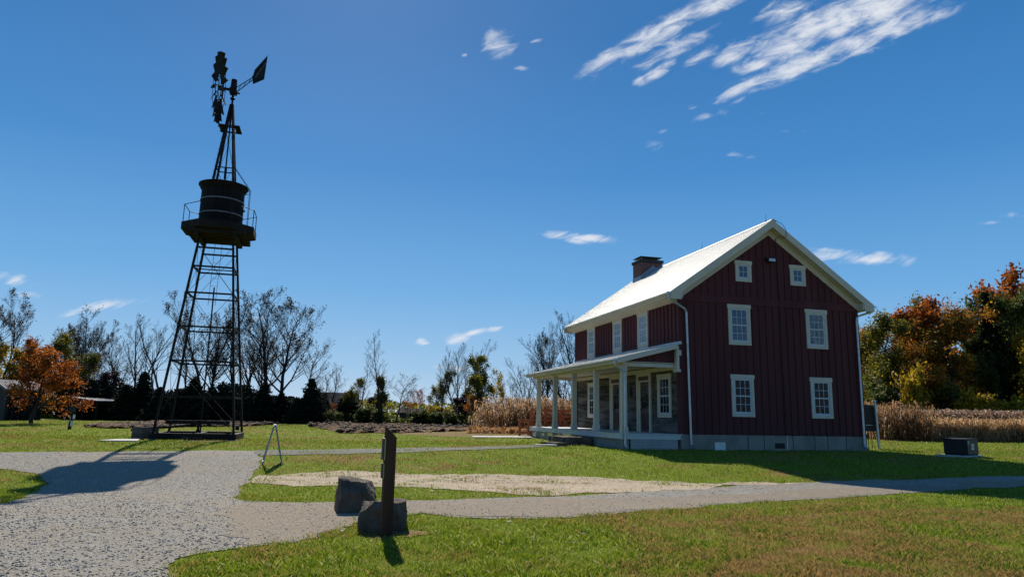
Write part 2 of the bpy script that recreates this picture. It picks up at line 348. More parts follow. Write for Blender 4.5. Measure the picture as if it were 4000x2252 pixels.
blobs = [  # x, y, half length, half width, angle, weight
    (1530, 150, 80, 18, 30, 1), (1640, 92, 150, 24, 33, 1), (1800, 8, 130, 20, 24, 1), (1700, 118, 110, 22, 30, .72), (1652, 182, 52, 12, 35, .9), (1610, 205, 20, 12, 20, .8),
    (1770, 140, 50, 16, 25, .6), (1900, 165, 60, 22, 22, .7), (1850, 130, 60, 22, 30, .8), (2010, 90, 150, 40, 30, 1), (2160, 35, 190, 45, 17, 1.05), (1990, 20, 90, 26, 25, .75), (2280, -15, 110, 30, 15, .9),
    (1870, 215, 75, 15, 30, 1), (2010, 163, 150, 24, 22, 1.05), (2130, 118, 120, 26, 18, .95), (2270, 60, 130, 20, 19, 1.0),
    (1783, 293, 46, 13, 18, .75), (1740, 268, 20, 10, 0, .4), (1850, 255, 30, 8, 30, .4), (1665, 330, 18, 8, 30, .45), (1255, 112, 44, 38, 20, .85), (1230, 95, 16, 34, -10, .5), (1350, 103, 18, 7, 15, .65), (1168, 139, 9, 6, 0, .5), (1310, 172, 30, 8, -8, .45),
    (1640, 366, 27, 14, 10, .55), (1857, 390, 38, 9, -4, .6), (1935, 282, 26, 5, 10, .35),
    (1465, 597, 105, 13, -4, .95), (1450, 606, 40, 9, -8, .8), (2170, 647, 150, 19, -2, .95), (2090, 630, 70, 8, -5, .6), (282, 764, 92, 14, 10, .85), (215, 780, 70, 13, 12, .5), (30, 700, 60, 18, -12, .7), (70, 740, 50, 10, -5, .45),
    (1145, 850, 36, 15, 12, 1.2), (1190, 836, 46, 8, 14, .95), (1060, 857, 16, 10, 0, 1.15), (1062, 862, 24, 4, 0, 1.0), (1243, 826, 22, 8, 10, .95), (1150, 926, 66, 8, -3, .6), (760, 790, 50, 7, -3, .35), (890, 850, 24, 4, 0, .35), (620, 935, 60, 12, 5, .6), (640, 800, 40, 8, 0, .5), (2550, 541, 40, 10, 5, .45), (2490, 560, 40, 6, 5, .3), (1990, 330, 60, 5, 0, .15), (1390, 795, 20, 4, 0, .4), (1150, 970, 34, 5, 0, .4)]
acc = None
for bi, (bx, by, ha, hb, an, wt) in enumerate(blobs):
    if bi < 17: hb *= 1.22; ha *= 1.1; wt *= 1.1
    d = ray(bx, by); c0 = (d[0] / d[1], d[2] / d[1]); an = R(an - 1.1)
    d1 = ray(bx + math.cos(an) * 10, by - math.sin(an) * 10); e = ((d1[0] / d1[1] - c0[0]) / 10, (d1[2] / d1[1] - c0[1]) / 10)
    ln = math.hypot(*e); th = math.atan2(e[1], e[0])
    mp = t.nodes.new('ShaderNodeMapping'); mp.vector_type = 'TEXTURE'
    mp.inputs['Location'].default_value = (c0[0], c0[1], 0); mp.inputs['Rotation'].default_value = (0, 0, th)
    mp.inputs['Scale'].default_value = (ha * ln, hb * ln, 1)
    t.links.new(cbn.outputs[0], mp.inputs[0])
    le = N(t, 'ShaderNodeVectorMath', operation='LENGTH'); t.links.new(mp.outputs[0], le.inputs[0])
    v = t.nodes.new('ShaderNodeMapRange'); t.links.new(le.outputs['Value'], v.inputs[0]); v.interpolation_type = 'SMOOTHSTEP'
    v.inputs[1].default_value = 0; v.inputs[2].default_value = 1.5; v.inputs[3].default_value = wt; v.inputs[4].default_value = 0
    if acc is None: acc = v.outputs[0]
    else:
        mxn = N(t, 'ShaderNodeMath', operation='MAXIMUM'); t.links.new(acc, mxn.inputs[0]); t.links.new(v.outputs[0], mxn.inputs[1]); acc = mxn.outputs[0]
mp = t.nodes.new('ShaderNodeMapping'); mp.vector_type = 'TEXTURE'; mp.inputs['Rotation'].default_value = (0, 0, R(25)); mp.inputs['Scale'].default_value = (3.2, 1, 1); t.links.new(cbn.outputs[0], mp.inputs[0])
n1 = t.nodes.new('ShaderNodeTexNoise'); n1.inputs['Scale'].default_value = 58; n1.inputs['Detail'].default_value = 7; n1.inputs['Roughness'].default_value = .62; n1.inputs['Distortion'].default_value = .5
t.links.new(mp.outputs[0], n1.inputs['Vector'])
nn = N(t, 'ShaderNodeMath', operation='MULTIPLY_ADD'); t.links.new(n1.outputs[0], nn.inputs[0]); nn.inputs[1].default_value = 2.9; nn.inputs[2].default_value = -1.62
ad = N(t, 'ShaderNodeMath', operation='ADD'); t.links.new(nn.outputs[0], ad.inputs[0]); t.links.new(acc, ad.inputs[1])
gate = t.nodes.new('ShaderNodeMapRange'); gate.interpolation_type = 'SMOOTHSTEP'; t.links.new(acc, gate.inputs[0]); gate.inputs[1].default_value = .03; gate.inputs[2].default_value = .30
dn = t.nodes.new('ShaderNodeMapRange'); dn.interpolation_type = 'SMOOTHSTEP'; t.links.new(ad.outputs[0], dn.inputs[0])
dn.inputs[1].default_value = -.1; dn.inputs[2].default_value = 1.35; dn.inputs[3].default_value = 0; dn.inputs[4].default_value = .92
el_ = N(t, 'ShaderNodeMath', operation='MAXIMUM'); t.links.new(sx.outputs[2], el_.inputs[0]); el_.inputs[1].default_value = 0
grd = ramp(t, el_.outputs[0], [(0, (.48, .66, .87)), (.06, (.32, .55, .82)), (.17, (.16, .42, .77)), (.33, (.064, .265, .62)), (.50, (.038, .185, .48)), (1, (.03, .12, .34))])
sk2 = t.nodes.new('ShaderNodeMix'); sk2.data_type = 'RGBA'; sk2.inputs[0].default_value = .90
t.links.new(skm.outputs[2], sk2.inputs[6]); t.links.new(grd.outputs[0], sk2.inputs[7])
cl = t.nodes.new('ShaderNodeMix'); cl.data_type = 'RGBA'; gm = N(t, 'ShaderNodeMath', operation='MULTIPLY'); t.links.new(dn.outputs[0], gm.inputs[0]); t.links.new(gate.outputs[0], gm.inputs[1]); t.links.new(gm.outputs[0], cl.inputs[0]); t.links.new(sk2.outputs[2], cl.inputs[6]); cl.inputs[7].default_value = (.80, .83, .88, 1)
t.links.new(cl.outputs[2], bg.inputs[0])
sl = bpy.data.lights.new('sun', 'SUN'); sl.energy = 5.0; sl.angle = R(.53); sl.color = (1, .94, .83)
so = bpy.data.objects.new('sun', sl); COL.objects.link(so)
S = Vector((math.sin(SUN_AZ) * math.cos(SUN_EL), math.cos(SUN_AZ) * math.cos(SUN_EL), math.sin(SUN_EL)))
so.rotation_euler = S.to_track_quat('Z', 'Y').to_euler()
sc.view_settings.view_transform = 'Standard'; sc.view_settings.look = 'None'; sc.view_settings.exposure = .47; sc.view_settings.gamma = 1
# ------------------------------------------------------------------ terrain
xs = np.unique(np.concatenate([np.arange(-34, 34.1, .5), -34 - np.geomspace(1, 1200, 26), 34 + np.geomspace(1, 1200, 26)]))
ys = np.unique(np.concatenate([np.arange(-12, 62, .5), 62 + np.geomspace(1, 3000, 30), [-40, -120, -400]]))
V = [(x, y, gz(x, y)) for y in ys for x in xs]; nx = len(xs)
Fc = [(j * nx + i, j * nx + i + 1, (j + 1) * nx + i + 1, (j + 1) * nx + i) for j in range(len(ys) - 1) for i in range(nx - 1)]
tag(npmesh('ground', V, Fc, M['lawn'], smooth=True), kind='structure')

def nz1(x, y, s): return mnoise.noise(Vector((x * s, y * s, 3.3)))
def outline(pts, amp, step=.12):       # photo points -> ground outline with a ragged edge
    w_ = [gp(*p) for p in pts]; out = []
    for i in range(len(w_)):
        a, b = w_[i], w_[(i + 1) % len(w_)]; L = math.hypot(b[0] - a[0], b[1] - a[1]); dist = math.hypot(*a)
        st = step * max(1, dist / 12); n = min(400, max(1, int(L / st)))
        nx_, ny_ = (b[1] - a[1]) / (L + 1e-6), -(b[0] - a[0]) / (L + 1e-6)
        for k in range(n):
            q = k / n; x = a[0] + (b[0] - a[0]) * q; y = a[1] + (b[1] - a[1]) * q
            o_ = amp * (nz1(x, y, .8) * 1.2 + nz1(x + 9, y, 3.1) * .6 + nz1(x, y + 5, 9) * .3)
            out.append((x + nx_ * o_, y + ny_ * o_))
    return out
def inside(poly, X, Y):
    P = np.array(poly); x1, y1 = P[:, 0], P[:, 1]; x2, y2 = np.roll(x1, -1), np.roll(y1, -1)
    c = np.zeros(len(X), bool)
    for a, b, d, e in zip(x1, y1, x2, y2):
        if b == e: continue
        m_ = ((b > Y) != (e > Y)) & (X < (d - a) * (Y - b) / (e - b) + a); c ^= m_
    return c
def sheet(name, poly, lift, mat, cell=.6, bump=0, bs=1.5):
    P = [Vector(p) for p in poly]; n = len(P)
    X = np.array([p.x for p in P]); Y = np.array([p.y for p in P])
    gx, gy = np.meshgrid(np.arange(X.min(), X.max(), cell), np.arange(Y.min(), Y.max(), cell)); gx, gy = gx.ravel(), gy.ravel()
    k = inside(poly, gx, gy); pts = P + [Vector((a, b)) for a, b in zip(gx[k], gy[k])]
    v, e, f, *_ = delaunay_2d_cdt(pts, [(i, (i + 1) % n) for i in range(n)], [tuple(range(n))], 1, 1e-5)
    vs = []
    for q in v:
        z = gz(q.x, q.y) + lift
        if bump: z += bump * max(0, mnoise.fractal(Vector((q.x * bs, q.y * bs, 0)), .8, 2.2, 4) + .35)
        vs.append((q.x, q.y, z))
    me = bpy.data.meshes.new(name); me.from_pydata(vs, [], [tuple(x) for x in f]); me.update()
    b = bmesh.new(); b.from_mesh(me); bmesh.ops.recalc_face_normals(b, faces=b.faces)
    if sum(fc.normal.z for fc in b.faces) < 0: bmesh.ops.reverse_faces(b, faces=b.faces)
    b.to_mesh(me); b.free(); me.shade_smooth(); me.materials.append(mat)
    o = bpy.data.objects.new(name, me); COL.objects.link(o); return o

drive_px = [(-420, 1143), (0, 1137), (330, 1135), (648, 1133), (658, 1150), (646, 1178), (628, 1200), (612, 1222), (600, 1245), (616, 1262), (730, 1263), (860, 1262), (1000, 1259), (1180, 1254), (1380, 1250),
            (1480, 1243), (1700, 1228), (1900, 1216), (2200, 1207), (2575, 1196), (2950, 1188), (2950, 1206), (2575, 1221), (2300, 1237), (1900, 1262), (1620, 1286), (1500, 1297), (1400, 1303),
            (1250, 1306), (1130, 1302), (1060, 1290), (980, 1298), (900, 1310), (840, 1330), (790, 1352), (700, 1368), (560, 1386), (455, 1405), (430, 1450), (400, 1560), (-600, 1560), (-300, 1290), (0, 1267),
            (60, 1250), (110, 1225), (125, 1208), (92, 1192), (40, 1182), (0, 1177), (-300, 1168)]
foot_px = [(640, 1132), (1000, 1127), (1200, 1123), (1380, 1119), (1420, 1119), (1420, 1122), (1300, 1127), (1200, 1131), (1000, 1138), (720, 1143), (645, 1146)]
sand_px = [(650, 1195), (740, 1190), (860, 1184), (1000, 1189), (1300, 1196), (1600, 1207), (1850, 1214), (2030, 1214), (1850, 1221), (1560, 1241), (1400, 1245), (1200, 1234), (1040, 1226), (850, 1221), (700, 1217), (630, 1211)]
soil_px = [(765, 1064), (800, 1076), (860, 1089), (1000, 1088), (1130, 1085), (1240, 1081), (1320, 1077), (1360, 1063), (1200, 1058), (900, 1058), (770, 1060)]
soil2_px = [(215, 1074), (300, 1077), (420, 1075), (640, 1071), (700, 1064), (600, 1061), (400, 1063), (260, 1067)]
dry_px = [(840, 1090), (1000, 1090), (1180, 1099), (1345, 1100), (1345, 1079), (1240, 1082), (1000, 1089)]
bare_px = [(440, 1107), (520, 1111), (598, 1110), (600, 1103), (520, 1102), (440, 1102)]
DRIVE, FOOT, SAND, SOIL, SOIL2, DRY, BARE = [outline(p, a) for p, a in ((drive_px, .16), (foot_px, .14), (sand_px, .32), (soil_px, .5), (soil2_px, .5), (dry_px, .5), (bare_px, .3))]
tag(sheet('drive', DRIVE, .012, M['gravel']), kind='structure')
tag(sheet('footpath', FOOT, .018, M['path']), kind='structure')
PACK = outline([(620, 1266), (860, 1266), (1180, 1258), (1420, 1253), (1560, 1256), (1760, 1245), (2000, 1234), (2300, 1219), (2620, 1207), (2620, 1217), (2300, 1235), (1900, 1260), (1620, 1284), (1500, 1295), (1400, 1301), (1130, 1300), (1060, 1290), (980, 1298), (900, 1310), (840, 1330), (790, 1352), (700, 1366), (600, 1374), (570, 1350), (600, 1320), (560, 1295)], .35)
tag(sheet('packed_path', PACK, .016, M['packed']), kind='structure')
tag(sheet('dirt_track', SAND, .016, M['sand']), kind='structure')
tag(sheet('dry_ground', DRY, .008, M['dry'], 1.5), kind='structure')
WORN = outline([(890, 1345), (950, 1356), (1040, 1348), (1100, 1342), (1040, 1334), (960, 1338)], .12)
tag(sheet('bare_soil', WORN, .01, M['dry'], 1.), kind='structure')
tag(sheet('bare_soil', BARE, .008, M['dry'], 1.), kind='structure')
tag(sheet('ploughed_soil', SOIL, .014, M['soil'], .34, .17, 1.9), kind='structure')
tag(sheet('dug_soil', SOIL2, .014, M['soil'], .45, .22, 1.3), kind='structure')

# soil clods (part of the tilled strip: nobody could count them)
def lumps(name, pts, smin, smax, mat, squash=.65):
    oc = np.array([(1, 0, 0), (-1, 0, 0), (0, 1, 0), (0, -1, 0), (0, 0, 1), (0, 0, -1)], float)
    of = np.array([(0, 2, 4), (2, 1, 4), (1, 3, 4), (3, 0, 4), (2, 0, 5), (1, 2, 5), (3, 1, 5), (0, 3, 5)])
    V, Fc = [], []
    for i, (x, y, z) in enumerate(pts):
        s = smin + (smax - smin) * NP.random() ** 1.8; a = NP.random() * 6.28
        v = oc * s * (.6 + .8 * NP.random((6, 3))); v[:, 2] *= squash
        c, n_ = math.cos(a), math.sin(a); v = np.stack([v[:, 0] * c - v[:, 1] * n_, v[:, 0] * n_ + v[:, 1] * c, v[:, 2]], 1)
        V.append(v + (x, y, z + s * .15)); Fc.append(of + 6 * i)
    return npmesh(name, np.concatenate(V), np.concatenate(Fc), mat, attr=NP.random(8 * len(pts)))
def scatter(poly, n):
    P = np.array(poly); X = NP.uniform(P[:, 0].min(), P[:, 0].max(), n); Y = NP.uniform(P[:, 1].min(), P[:, 1].max(), n)
    k = inside(poly, X, Y); return X[k], Y[k]
X, Y = scatter(SOIL, 15000); k = np.array([mnoise.noise(Vector((x * .12, y * .5, 1))) > -.02 for x, y in zip(X, Y)])
tag(lumps('soil_clods', [(x, y, gz(x, y) + .08) for x, y in zip(X[k], Y[k])], .04, .30, M['clod']), 'dark clods and stubble on the ploughed strip beyond the lawn', 'clods', kind='stuff')
X, Y = scatter(SOIL2, 6000)
tag(lumps('soil_clods', [(x, y, gz(x, y) + .06) for x, y in zip(X, Y)], .04, .24, M['clod']), 'clods along the narrow dug strip behind the tower', 'clods', kind='stuff')
# gravel stones
P = np.array(DRIVE); n = 230000; X = NP.uniform(-16, 14, n); Y = NP.uniform(5, 24, n)
kp = NP.random(n) < np.clip(7.5 / Y, 0, 1) ** 2.0
X, Y = X[kp], Y[kp]; k = inside(DRIVE, X, Y) & (np.abs(X) < Y * .95 + .5)
X, Y = X[k], Y[k]; X, Y = X[:40000], Y[:40000]
M['stone'] = leafmat('loose_gravel', [(.11, .10, .088), (.28, .26, .225), (.50, .47, .42)], 0, .9, 3)
tag(lumps('loose_gravel', [(x, y, gz(x, y) + .012) for x, y in zip(X, Y)], .005, .020, M['stone'], .7), 'loose grey stones lying all over the gravel drive', 'gravel', kind='stuff')

# ------------------------------------------------------------------ grass blades
def grass(name, n, xr, yr, dens_fall, h0, h1, w0, wfall, keep):
    # rejection sampling towards the camera
    Y = yr[0] * (yr[1] / yr[0]) ** NP.random(n) if dens_fall else NP.uniform(yr[0], yr[1], n)
    X = NP.uniform(-1, 1, n) * Y * 1.0 + 0
    ok = (X > xr[0]) & (X < xr[1]); X, Y = X[ok], Y[ok]
    ok = keep(X, Y); X, Y = X[ok], Y[ok]; n = len(X)
    Z = np.array([gz(a, b) for a, b in zip(X, Y)])
    h = NP.uniform(h0, h1, n) * (1 + .35 * np.sin(X * 2.3 + 1.5 * np.sin(Y * 1.1)) * np.sin(Y * 1.9 + np.sin(X * .8)) + .3 * np.sin(X * 7.1 + 2 * np.sin(Y * 3)) * np.sin(Y * 6.3 + X)); wd = w0 * np.maximum(1, Y / wfall) * NP.uniform(.6, 1.3, n)
    a = NP.random(n) * 6.283; ln = NP.normal(0, .45, (n, 2)) * h[:, None]
    dx, dy = np.cos(a) * wd, np.sin(a) * wd
    b0 = np.stack([X - dx, Y - dy, Z - .01], 1); b1 = np.stack([X + dx, Y + dy, Z - .01], 1)
    m0 = np.stack([X - dx * .7 + ln[:, 0] * .35, Y - dy * .7 + ln[:, 1] * .35, Z + h * .6], 1)
    tp = np.stack([X + ln[:, 0], Y + ln[:, 1], Z + h], 1)
    V = np.stack([b0, b1, m0, tp], 1).reshape(-1, 3); i = np.arange(n) * 4
    Fc = np.stack([np.stack([i, i + 1, i + 2], 1), np.stack([i + 2, i + 1, i + 3], 1)], 1).reshape(-1, 3)
    return npmesh(name, V, Fc, M['blades'], attr=np.repeat(NP.random(n), 2))
RT = R(14.715); UD = (math.cos(RT), math.sin(RT)); VD = (-math.sin(RT), math.cos(RT)); HX, HY = 6.994, 28.766
def huv(X, Y): dx, dy = X - HX, Y - HY; return dx * UD[0] + dy * UD[1], dx * VD[0] + dy * VD[1]
def jit_(X, Y, s): return X + NP.normal(0, s, len(X)), Y + NP.normal(0, s, len(X))
def lawn_keep(X, Y):
    k = ~inside(DRIVE, *jit_(X, Y, .11)); k &= ~(inside(DRIVE, X, Y) & (NP.random(len(X)) < .45))
    s_ = inside(SAND, X + NP.normal(0, .9, len(X)), Y + NP.normal(0, .55, len(X))); nzv = np.array([.55 * nz1(a * .35, b, .9) + .75 * nz1(a * .3, b * 2.2, 1.3) + .35 * nz1(a, b, 3.3) for a, b in zip(X[s_], Y[s_])]) if s_.any() else np.array([])
    ks = np.zeros(len(X), bool); ks[np.where(s_)[0]] = nzv + NP.normal(0, .07, len(nzv)) > .04; k &= (~s_ | ks)
    f_ = inside(FOOT, *jit_(X, Y, .15)); k &= ~f_ | (NP.random(len(X)) < .30)
    k &= ~inside(BARE, X, Y) | (NP.random(len(X)) < .25)
    k &= ~inside(WORN, *jit_(X, Y, .1)) | (NP.random(len(X)) < .2)
    k &= ~inside(DRY, X, Y) | (NP.random(len(X)) < .25)
    k &= ~inside(SOIL, X, Y) & ~inside(SOIL2, X, Y)
    u, v = huv(X, Y); k &= ~((u > -2.6) & (u < 9) & (v > 0) & (v < 13.2))
    return k
def edge_keep(X, Y): return lawn_keep(X, Y)
tag(grass('lawn_grass', 720000, (-32, 34), (5.2, 34), True, .018, .060, .0028, 8.5, lawn_keep), 'short green and browned grass blades over the whole lawn', 'grass', kind='stuff')
tag(grass('far_lawn_grass', 150000, (-52, 52), (30, 62), False, .03, .08, .012, 40, lawn_keep), 'distant mown grass between the tower and the tree line', 'grass', kind='stuff')
# fallen leaves on the lawn
X, Y = NP.uniform(-3, 16, 300), NP.uniform(5.5, 24, 300); k = lawn_keep(X, Y); X, Y = X[k], Y[k]
V, Fc = [], []
for i, (x, y) in enumerate(zip(X, Y)):
    a = rnd.random() * 6.28; s = rnd.uniform(.02, .045); z = gz(x, y) + .045; c, q = math.cos(a) * s, math.sin(a) * s
    V += [(x + c, y + q, z), (x - q, y + c, z + .015 * rnd.random()), (x - c, y - q, z + .02 * rnd.random()), (x + q, y - c, z)]; Fc.append((4 * i, 4 * i + 1, 4 * i + 2, 4 * i + 3))
tag(npmesh('fallen_leaves', V, Fc, M['brownleaf'], attr=NP.random(len(Fc))), 'small brown leaves scattered over the near lawn', 'leaves', kind='stuff')

# ------------------------------------------------------------------ farmhouse (local: x along the gable, y along the porch side, z from the siding foot)
W, L, HB = 8.9, 12.55, .62
GB = EYE - .643 - HB
house = empty('farmhouse', (HX, HY, GB), RT, label='two storey maroon board and batten farmhouse with white metal roof and log walled porch', cat='house')
def hb(*a): a = list(a); a[4] += HB; a[5] += HB; return a
class HM(MB):                          # heights measured from the foot of the siding
    def bx(s, *a): return s.box(*hb(*a))
    def pr(s, poly, ax, a0, a1): return s.prism([(p[0], p[1] + HB) for p in poly], ax, a0, a1)
    def tb(s, pts, r, n=8): return s.tube([(p[0], p[1], p[2] + HB) for p in pts], r, n)
RZ, RU, SL = 9.295, 4.45, .70          # ridge height, ridge position, roof slope
def rz_(u): return RZ - SL * abs(u - RU)
# foundation
f = HM(); f.bx(-.03, W + .03, -.02, L + .03, -.95, -.004); fo = f.build('foundation', M['concrete'], house)
for x in (3.03, 3.80, 5.19, 6.27, 6.92, 7.86): g = HM(); g.bx(x - .016, x + .016, -.0235, -.015, -.70, -.006); g.build('joint', M['dark'], fo)
g = HM(); g.bx(4.87, 4.91, -.05, -.022, -.70, .01); g.build('ground_strap', M['galv'], fo)
g = HM(); g.bx(1.465, 1.955, -.06, -.022, -.66, -.30); g.build('access_cover', M['white'], house, bevel=.01)
g = HM(); g.bx(4.315, 4.78, -.035, -.021, -.53, -.31); vt = g.build('foundation_vent', M['black'], house)
g = HM()
for i in range(6): g.bx(4.33 + i * .075, 4.345 + i * .075, -.04, -.036, -.52, -.32)
for i in range(3): g.bx(4.32, 4.775, -.041, -.037, -.50 + i * .07, -.49 + i * .07)
g.build('vent_grille', M['dark'], vt)
# walls
f = HM()
f.pr([(0, 2.80), (0, 5.72), (RU, rz_(RU) - .34), (W, 5.72), (W, 2.80)], 1, 0, L)
f.bx(0.0, W, 0, .30, 0, 2.80); f.bx(.22, W, .30, L - .3, 0, 2.80); f.bx(.0, W, L - .30, L, 0, 2.80)
body = f.build('wall', M['siding'], house)
wins = [(2.30, 3.74, 1.07, 1.74), (6.15, 3.74, 1.07, 1.74), (2.335, .745, 1.07, 1.75), (6.20, .745, 1.07, 1.75), (2.735, 6.495, .78, .93), (5.47, 6.495, .78, .93)]
swins = [(2.86, 3.86, 1.08, 1.62), (5.80, 3.86, 1.08, 1.62), (9.39, 3.86, 1.08, 1.62)]
f = HM(); bw, bt = .028, .036
sp_ = .3437
def vcut(f, x, z0, z1, holes, put):    # a batten broken where windows are
    segs = [(z0, z1)]
    for (a, b, wd, h) in holes:
        if a - bw < x < a + wd + bw:
            ns = []
            for (p, q) in segs:
                if b > p: ns.append((p, min(q, b)))
                if b + h < q: ns.append((max(p, b + h), q))
            segs = [s_ for s_ in ns if s_[1] - s_[0] > .03]
    for p, q in segs: put(x, p, q)
x = .40
while x < W - .22:
    vcut(f, x, .0, 5.50, wins, lambda x, p, q: f.bx(x - bw, x + bw, -bt, -.001, p, q))
    tp = rz_(x) - .52
    if tp > 5.85: vcut(f, x, 5.81, tp, wins, lambda x, p, q: f.bx(x - bw, x + bw, -bt, -.001, p, q))
    x += sp_
f.build('batten', M['siding'], house); f = HM()
f.bx(-.012, .13, -.030, -.001, 0, 5.60); f.build('corner_board', M['siding'], house); f = HM(); f.bx(W - .13, W + .012, -.030, -.001, 0, 5.60)
f.build('corner_board', M['siding'], house); f = HM()
y = .30
gy_ = [2.9, 5.85, 9.3]
while y < L - .15:
    if gy_ and y > gy_[0]: f.build('batten', M['siding'], house); f = HM(); gy_.pop(0)
    vcut(f, y, 3.62, 5.55, [(a - .02, b - .3, c + .04, d + .6) for a, b, c, d in swins], lambda y, p, q: f.bx(-bt, -.001, y - bw, y + bw, p, q))
    y += .3437
f.bx(-.030, -.001, -.030, .12, 2.7, 5.62); f.bx(-.030, -.001, L - .13, L + .02, 2.7, 5.6)
f.build('batten', M['siding'], house); f = HM()
y = .4
while y < L: f.bx(W + .001, W + bt, y - bw, y + bw, 0, 5.7); y += .3437
f.build('batten', M['siding'], house)
f = HM(); f.bx(.13, W - .13, -.040, -.001, 5.495, 5.81); f.build('band_board', M['siding'], house)
f = HM(); seg = [(.12, 2.84)] + [(a + c + .02, b) for (a, _, c, _), b in zip(swins, (5.78, 9.37, L - .13))]
for a, b in seg: f.bx(-.040, -.001, a, b, 3.60, 3.86)
f.build('skirt_board', M['siding'], house)
# log wall behind the porch
f = HM(); rr = random.Random(3); z = .0; hs_ = (.40, .50, .44, .46, .48, .50)
cw = HM()
for h in hs_:
    n = 60; top, bot = [], []
    for i in range(n + 1):
        y = .06 + (L - .36) * i / n
        top.append((y, z + h - .03 + .035 * mnoise.noise(Vector((y * .9, z * 7, 0))))); bot.append((y, z + .03 + .035 * mnoise.noise(Vector((y * .9, z * 5, 9)))))
    for i in range(n):
        def d_(y, zz): return .0 + .035 * mnoise.noise(Vector((y * 1.1, zz * 6, 4))) + .010 * mnoise.noise(Vector((y * 6, zz * 25, 1)))
        y0, y1 = top[i][0], top[i + 1][0]
        zz = [(bot[i][1] + (top[i][1] - bot[i][1]) * k / 6, bot[i + 1][1] + (top[i + 1][1] - bot[i + 1][1]) * k / 6) for k in range(7)]
        rows = []
        for k in range(7):
            e = .035 if k in (0, 6) else 0
            rows.append(((.05 + e + d_(y0, zz[k][0]), y0, zz[k][0] + HB), (.05 + e + d_(y1, zz[k][1]), y1, zz[k][1] + HB)))
        for k in range(6): f.add([rows[k][0], rows[k][1], rows[k + 1][1], rows[k + 1][0]], [(0, 1, 2, 3)])
    z += h
f.build('log_wall', M['log'], house)
cw.bx(.10, .23, .05, L - .25, 0, 2.80); cw.build('chinking', M['chink'], house)
# windows
def window(width, height, cols, rows, double, glass, head=.16, side=.115, sill=.12):
    """built at the origin: x along the wall, -y outward, z up"""
    f = MB()
    f.box(-.035, width + .035, -.062, -.001, height - head, height); f.box(0, side, -.052, -.001, sill, height - head)
    f.box(width - side, width, -.052, -.001, sill, height - head); f.box(0, width, -.056, -.001, 0, sill)
    o = f.build('window', M['cream'])
    a, b, c, d = side, width - side, sill, height - head
    j = MB()
    for q in ((a, a + .035), (b - .035, b)): j.box(q[0], q[1], -.034, -.001, c, d)
    j.box(a + .035, b - .035, -.034, -.001, d - .03, d); j.box(a + .035, b - .035, -.038, -.001, c, c + .035)
    mid = (c + d) / 2 + .0
    def sash(x0, x1, z0, z1, y0, rws):
        st = .042
        j.box(x0, x0 + st, y0, y0 + .02, z0, z1); j.box(x1 - st, x1, y0, y0 + .02, z0, z1)
        j.box(x0 + st, x1 - st, y0, y0 + .02, z0, z0 + st * 1.3); j.box(x0 + st, x1 - st, y0, y0 + .02, z1 - st, z1)
        for i in range(1, cols):
            x = x0 + st + (x1 - x0 - 2 * st) * i / cols; j.box(x - .010, x + .010, y0 + .003, y0 + .017, z0 + st * 1.3, z1 - st)
        for i in range(1, rws):
            z = z0 + st + (z1 - z0 - 2 * st) * i / rws; j.box(x0 + st, x1 - st, y0 + .002, y0 + .0175, z - .010, z + .010)
    if double:
        sash(a + .035, b - .035, mid - .02, d - .03, -.030, rows); sash(a + .035, b - .035, c + .035, mid + .02, -.0245, rows)
    else: sash(a + .035, b - .035, c + .035, d - .03, -.028, rows)
    j.build('sash', M['bluewhite'], o)
    g = MB(); g.box(a + .03, b - .03, -.012, -.003, c + .03, d - .02); g.build('pane', M[glass], o)
    return o
for i, (x, z, wd, h) in enumerate(wins):
    o = window(wd, h, 3 if i < 4 else 2, 2, i < 4, ('glassblue', 'rippled', 'glass', 'glass', 'glassblue', 'glassblue')[i], sill=.12, head=.17)
    o.parent = house; o.location = (x, -.004, z + HB)
    if i == 1: o['label'] = 'upper window with wavy reflections painted on its old glass'
for (y, z, wd, h) in swins:
    o = window(wd, h, 3, 2, True, 'glasslight'); o.parent = house; o.rotation_euler = (0, 0, -math.pi / 2); o.location = (-.004, y + wd, z + HB)
    a = HM(); a.box(0, wd, -.04, -.001, -.25, -.002); a.build('apron_board', M['cream'], o)
for (y, z, wd, h) in ((.84, .655, 1.24, 1.85), (9.28, .58, 1.24, 1.88)):
    o = window(wd, h, 3, 2, True, 'glass', side=.15); o.parent = house; o.rotation_euler = (0, 0, -math.pi / 2); o.location = (.035, y + wd, z + HB)
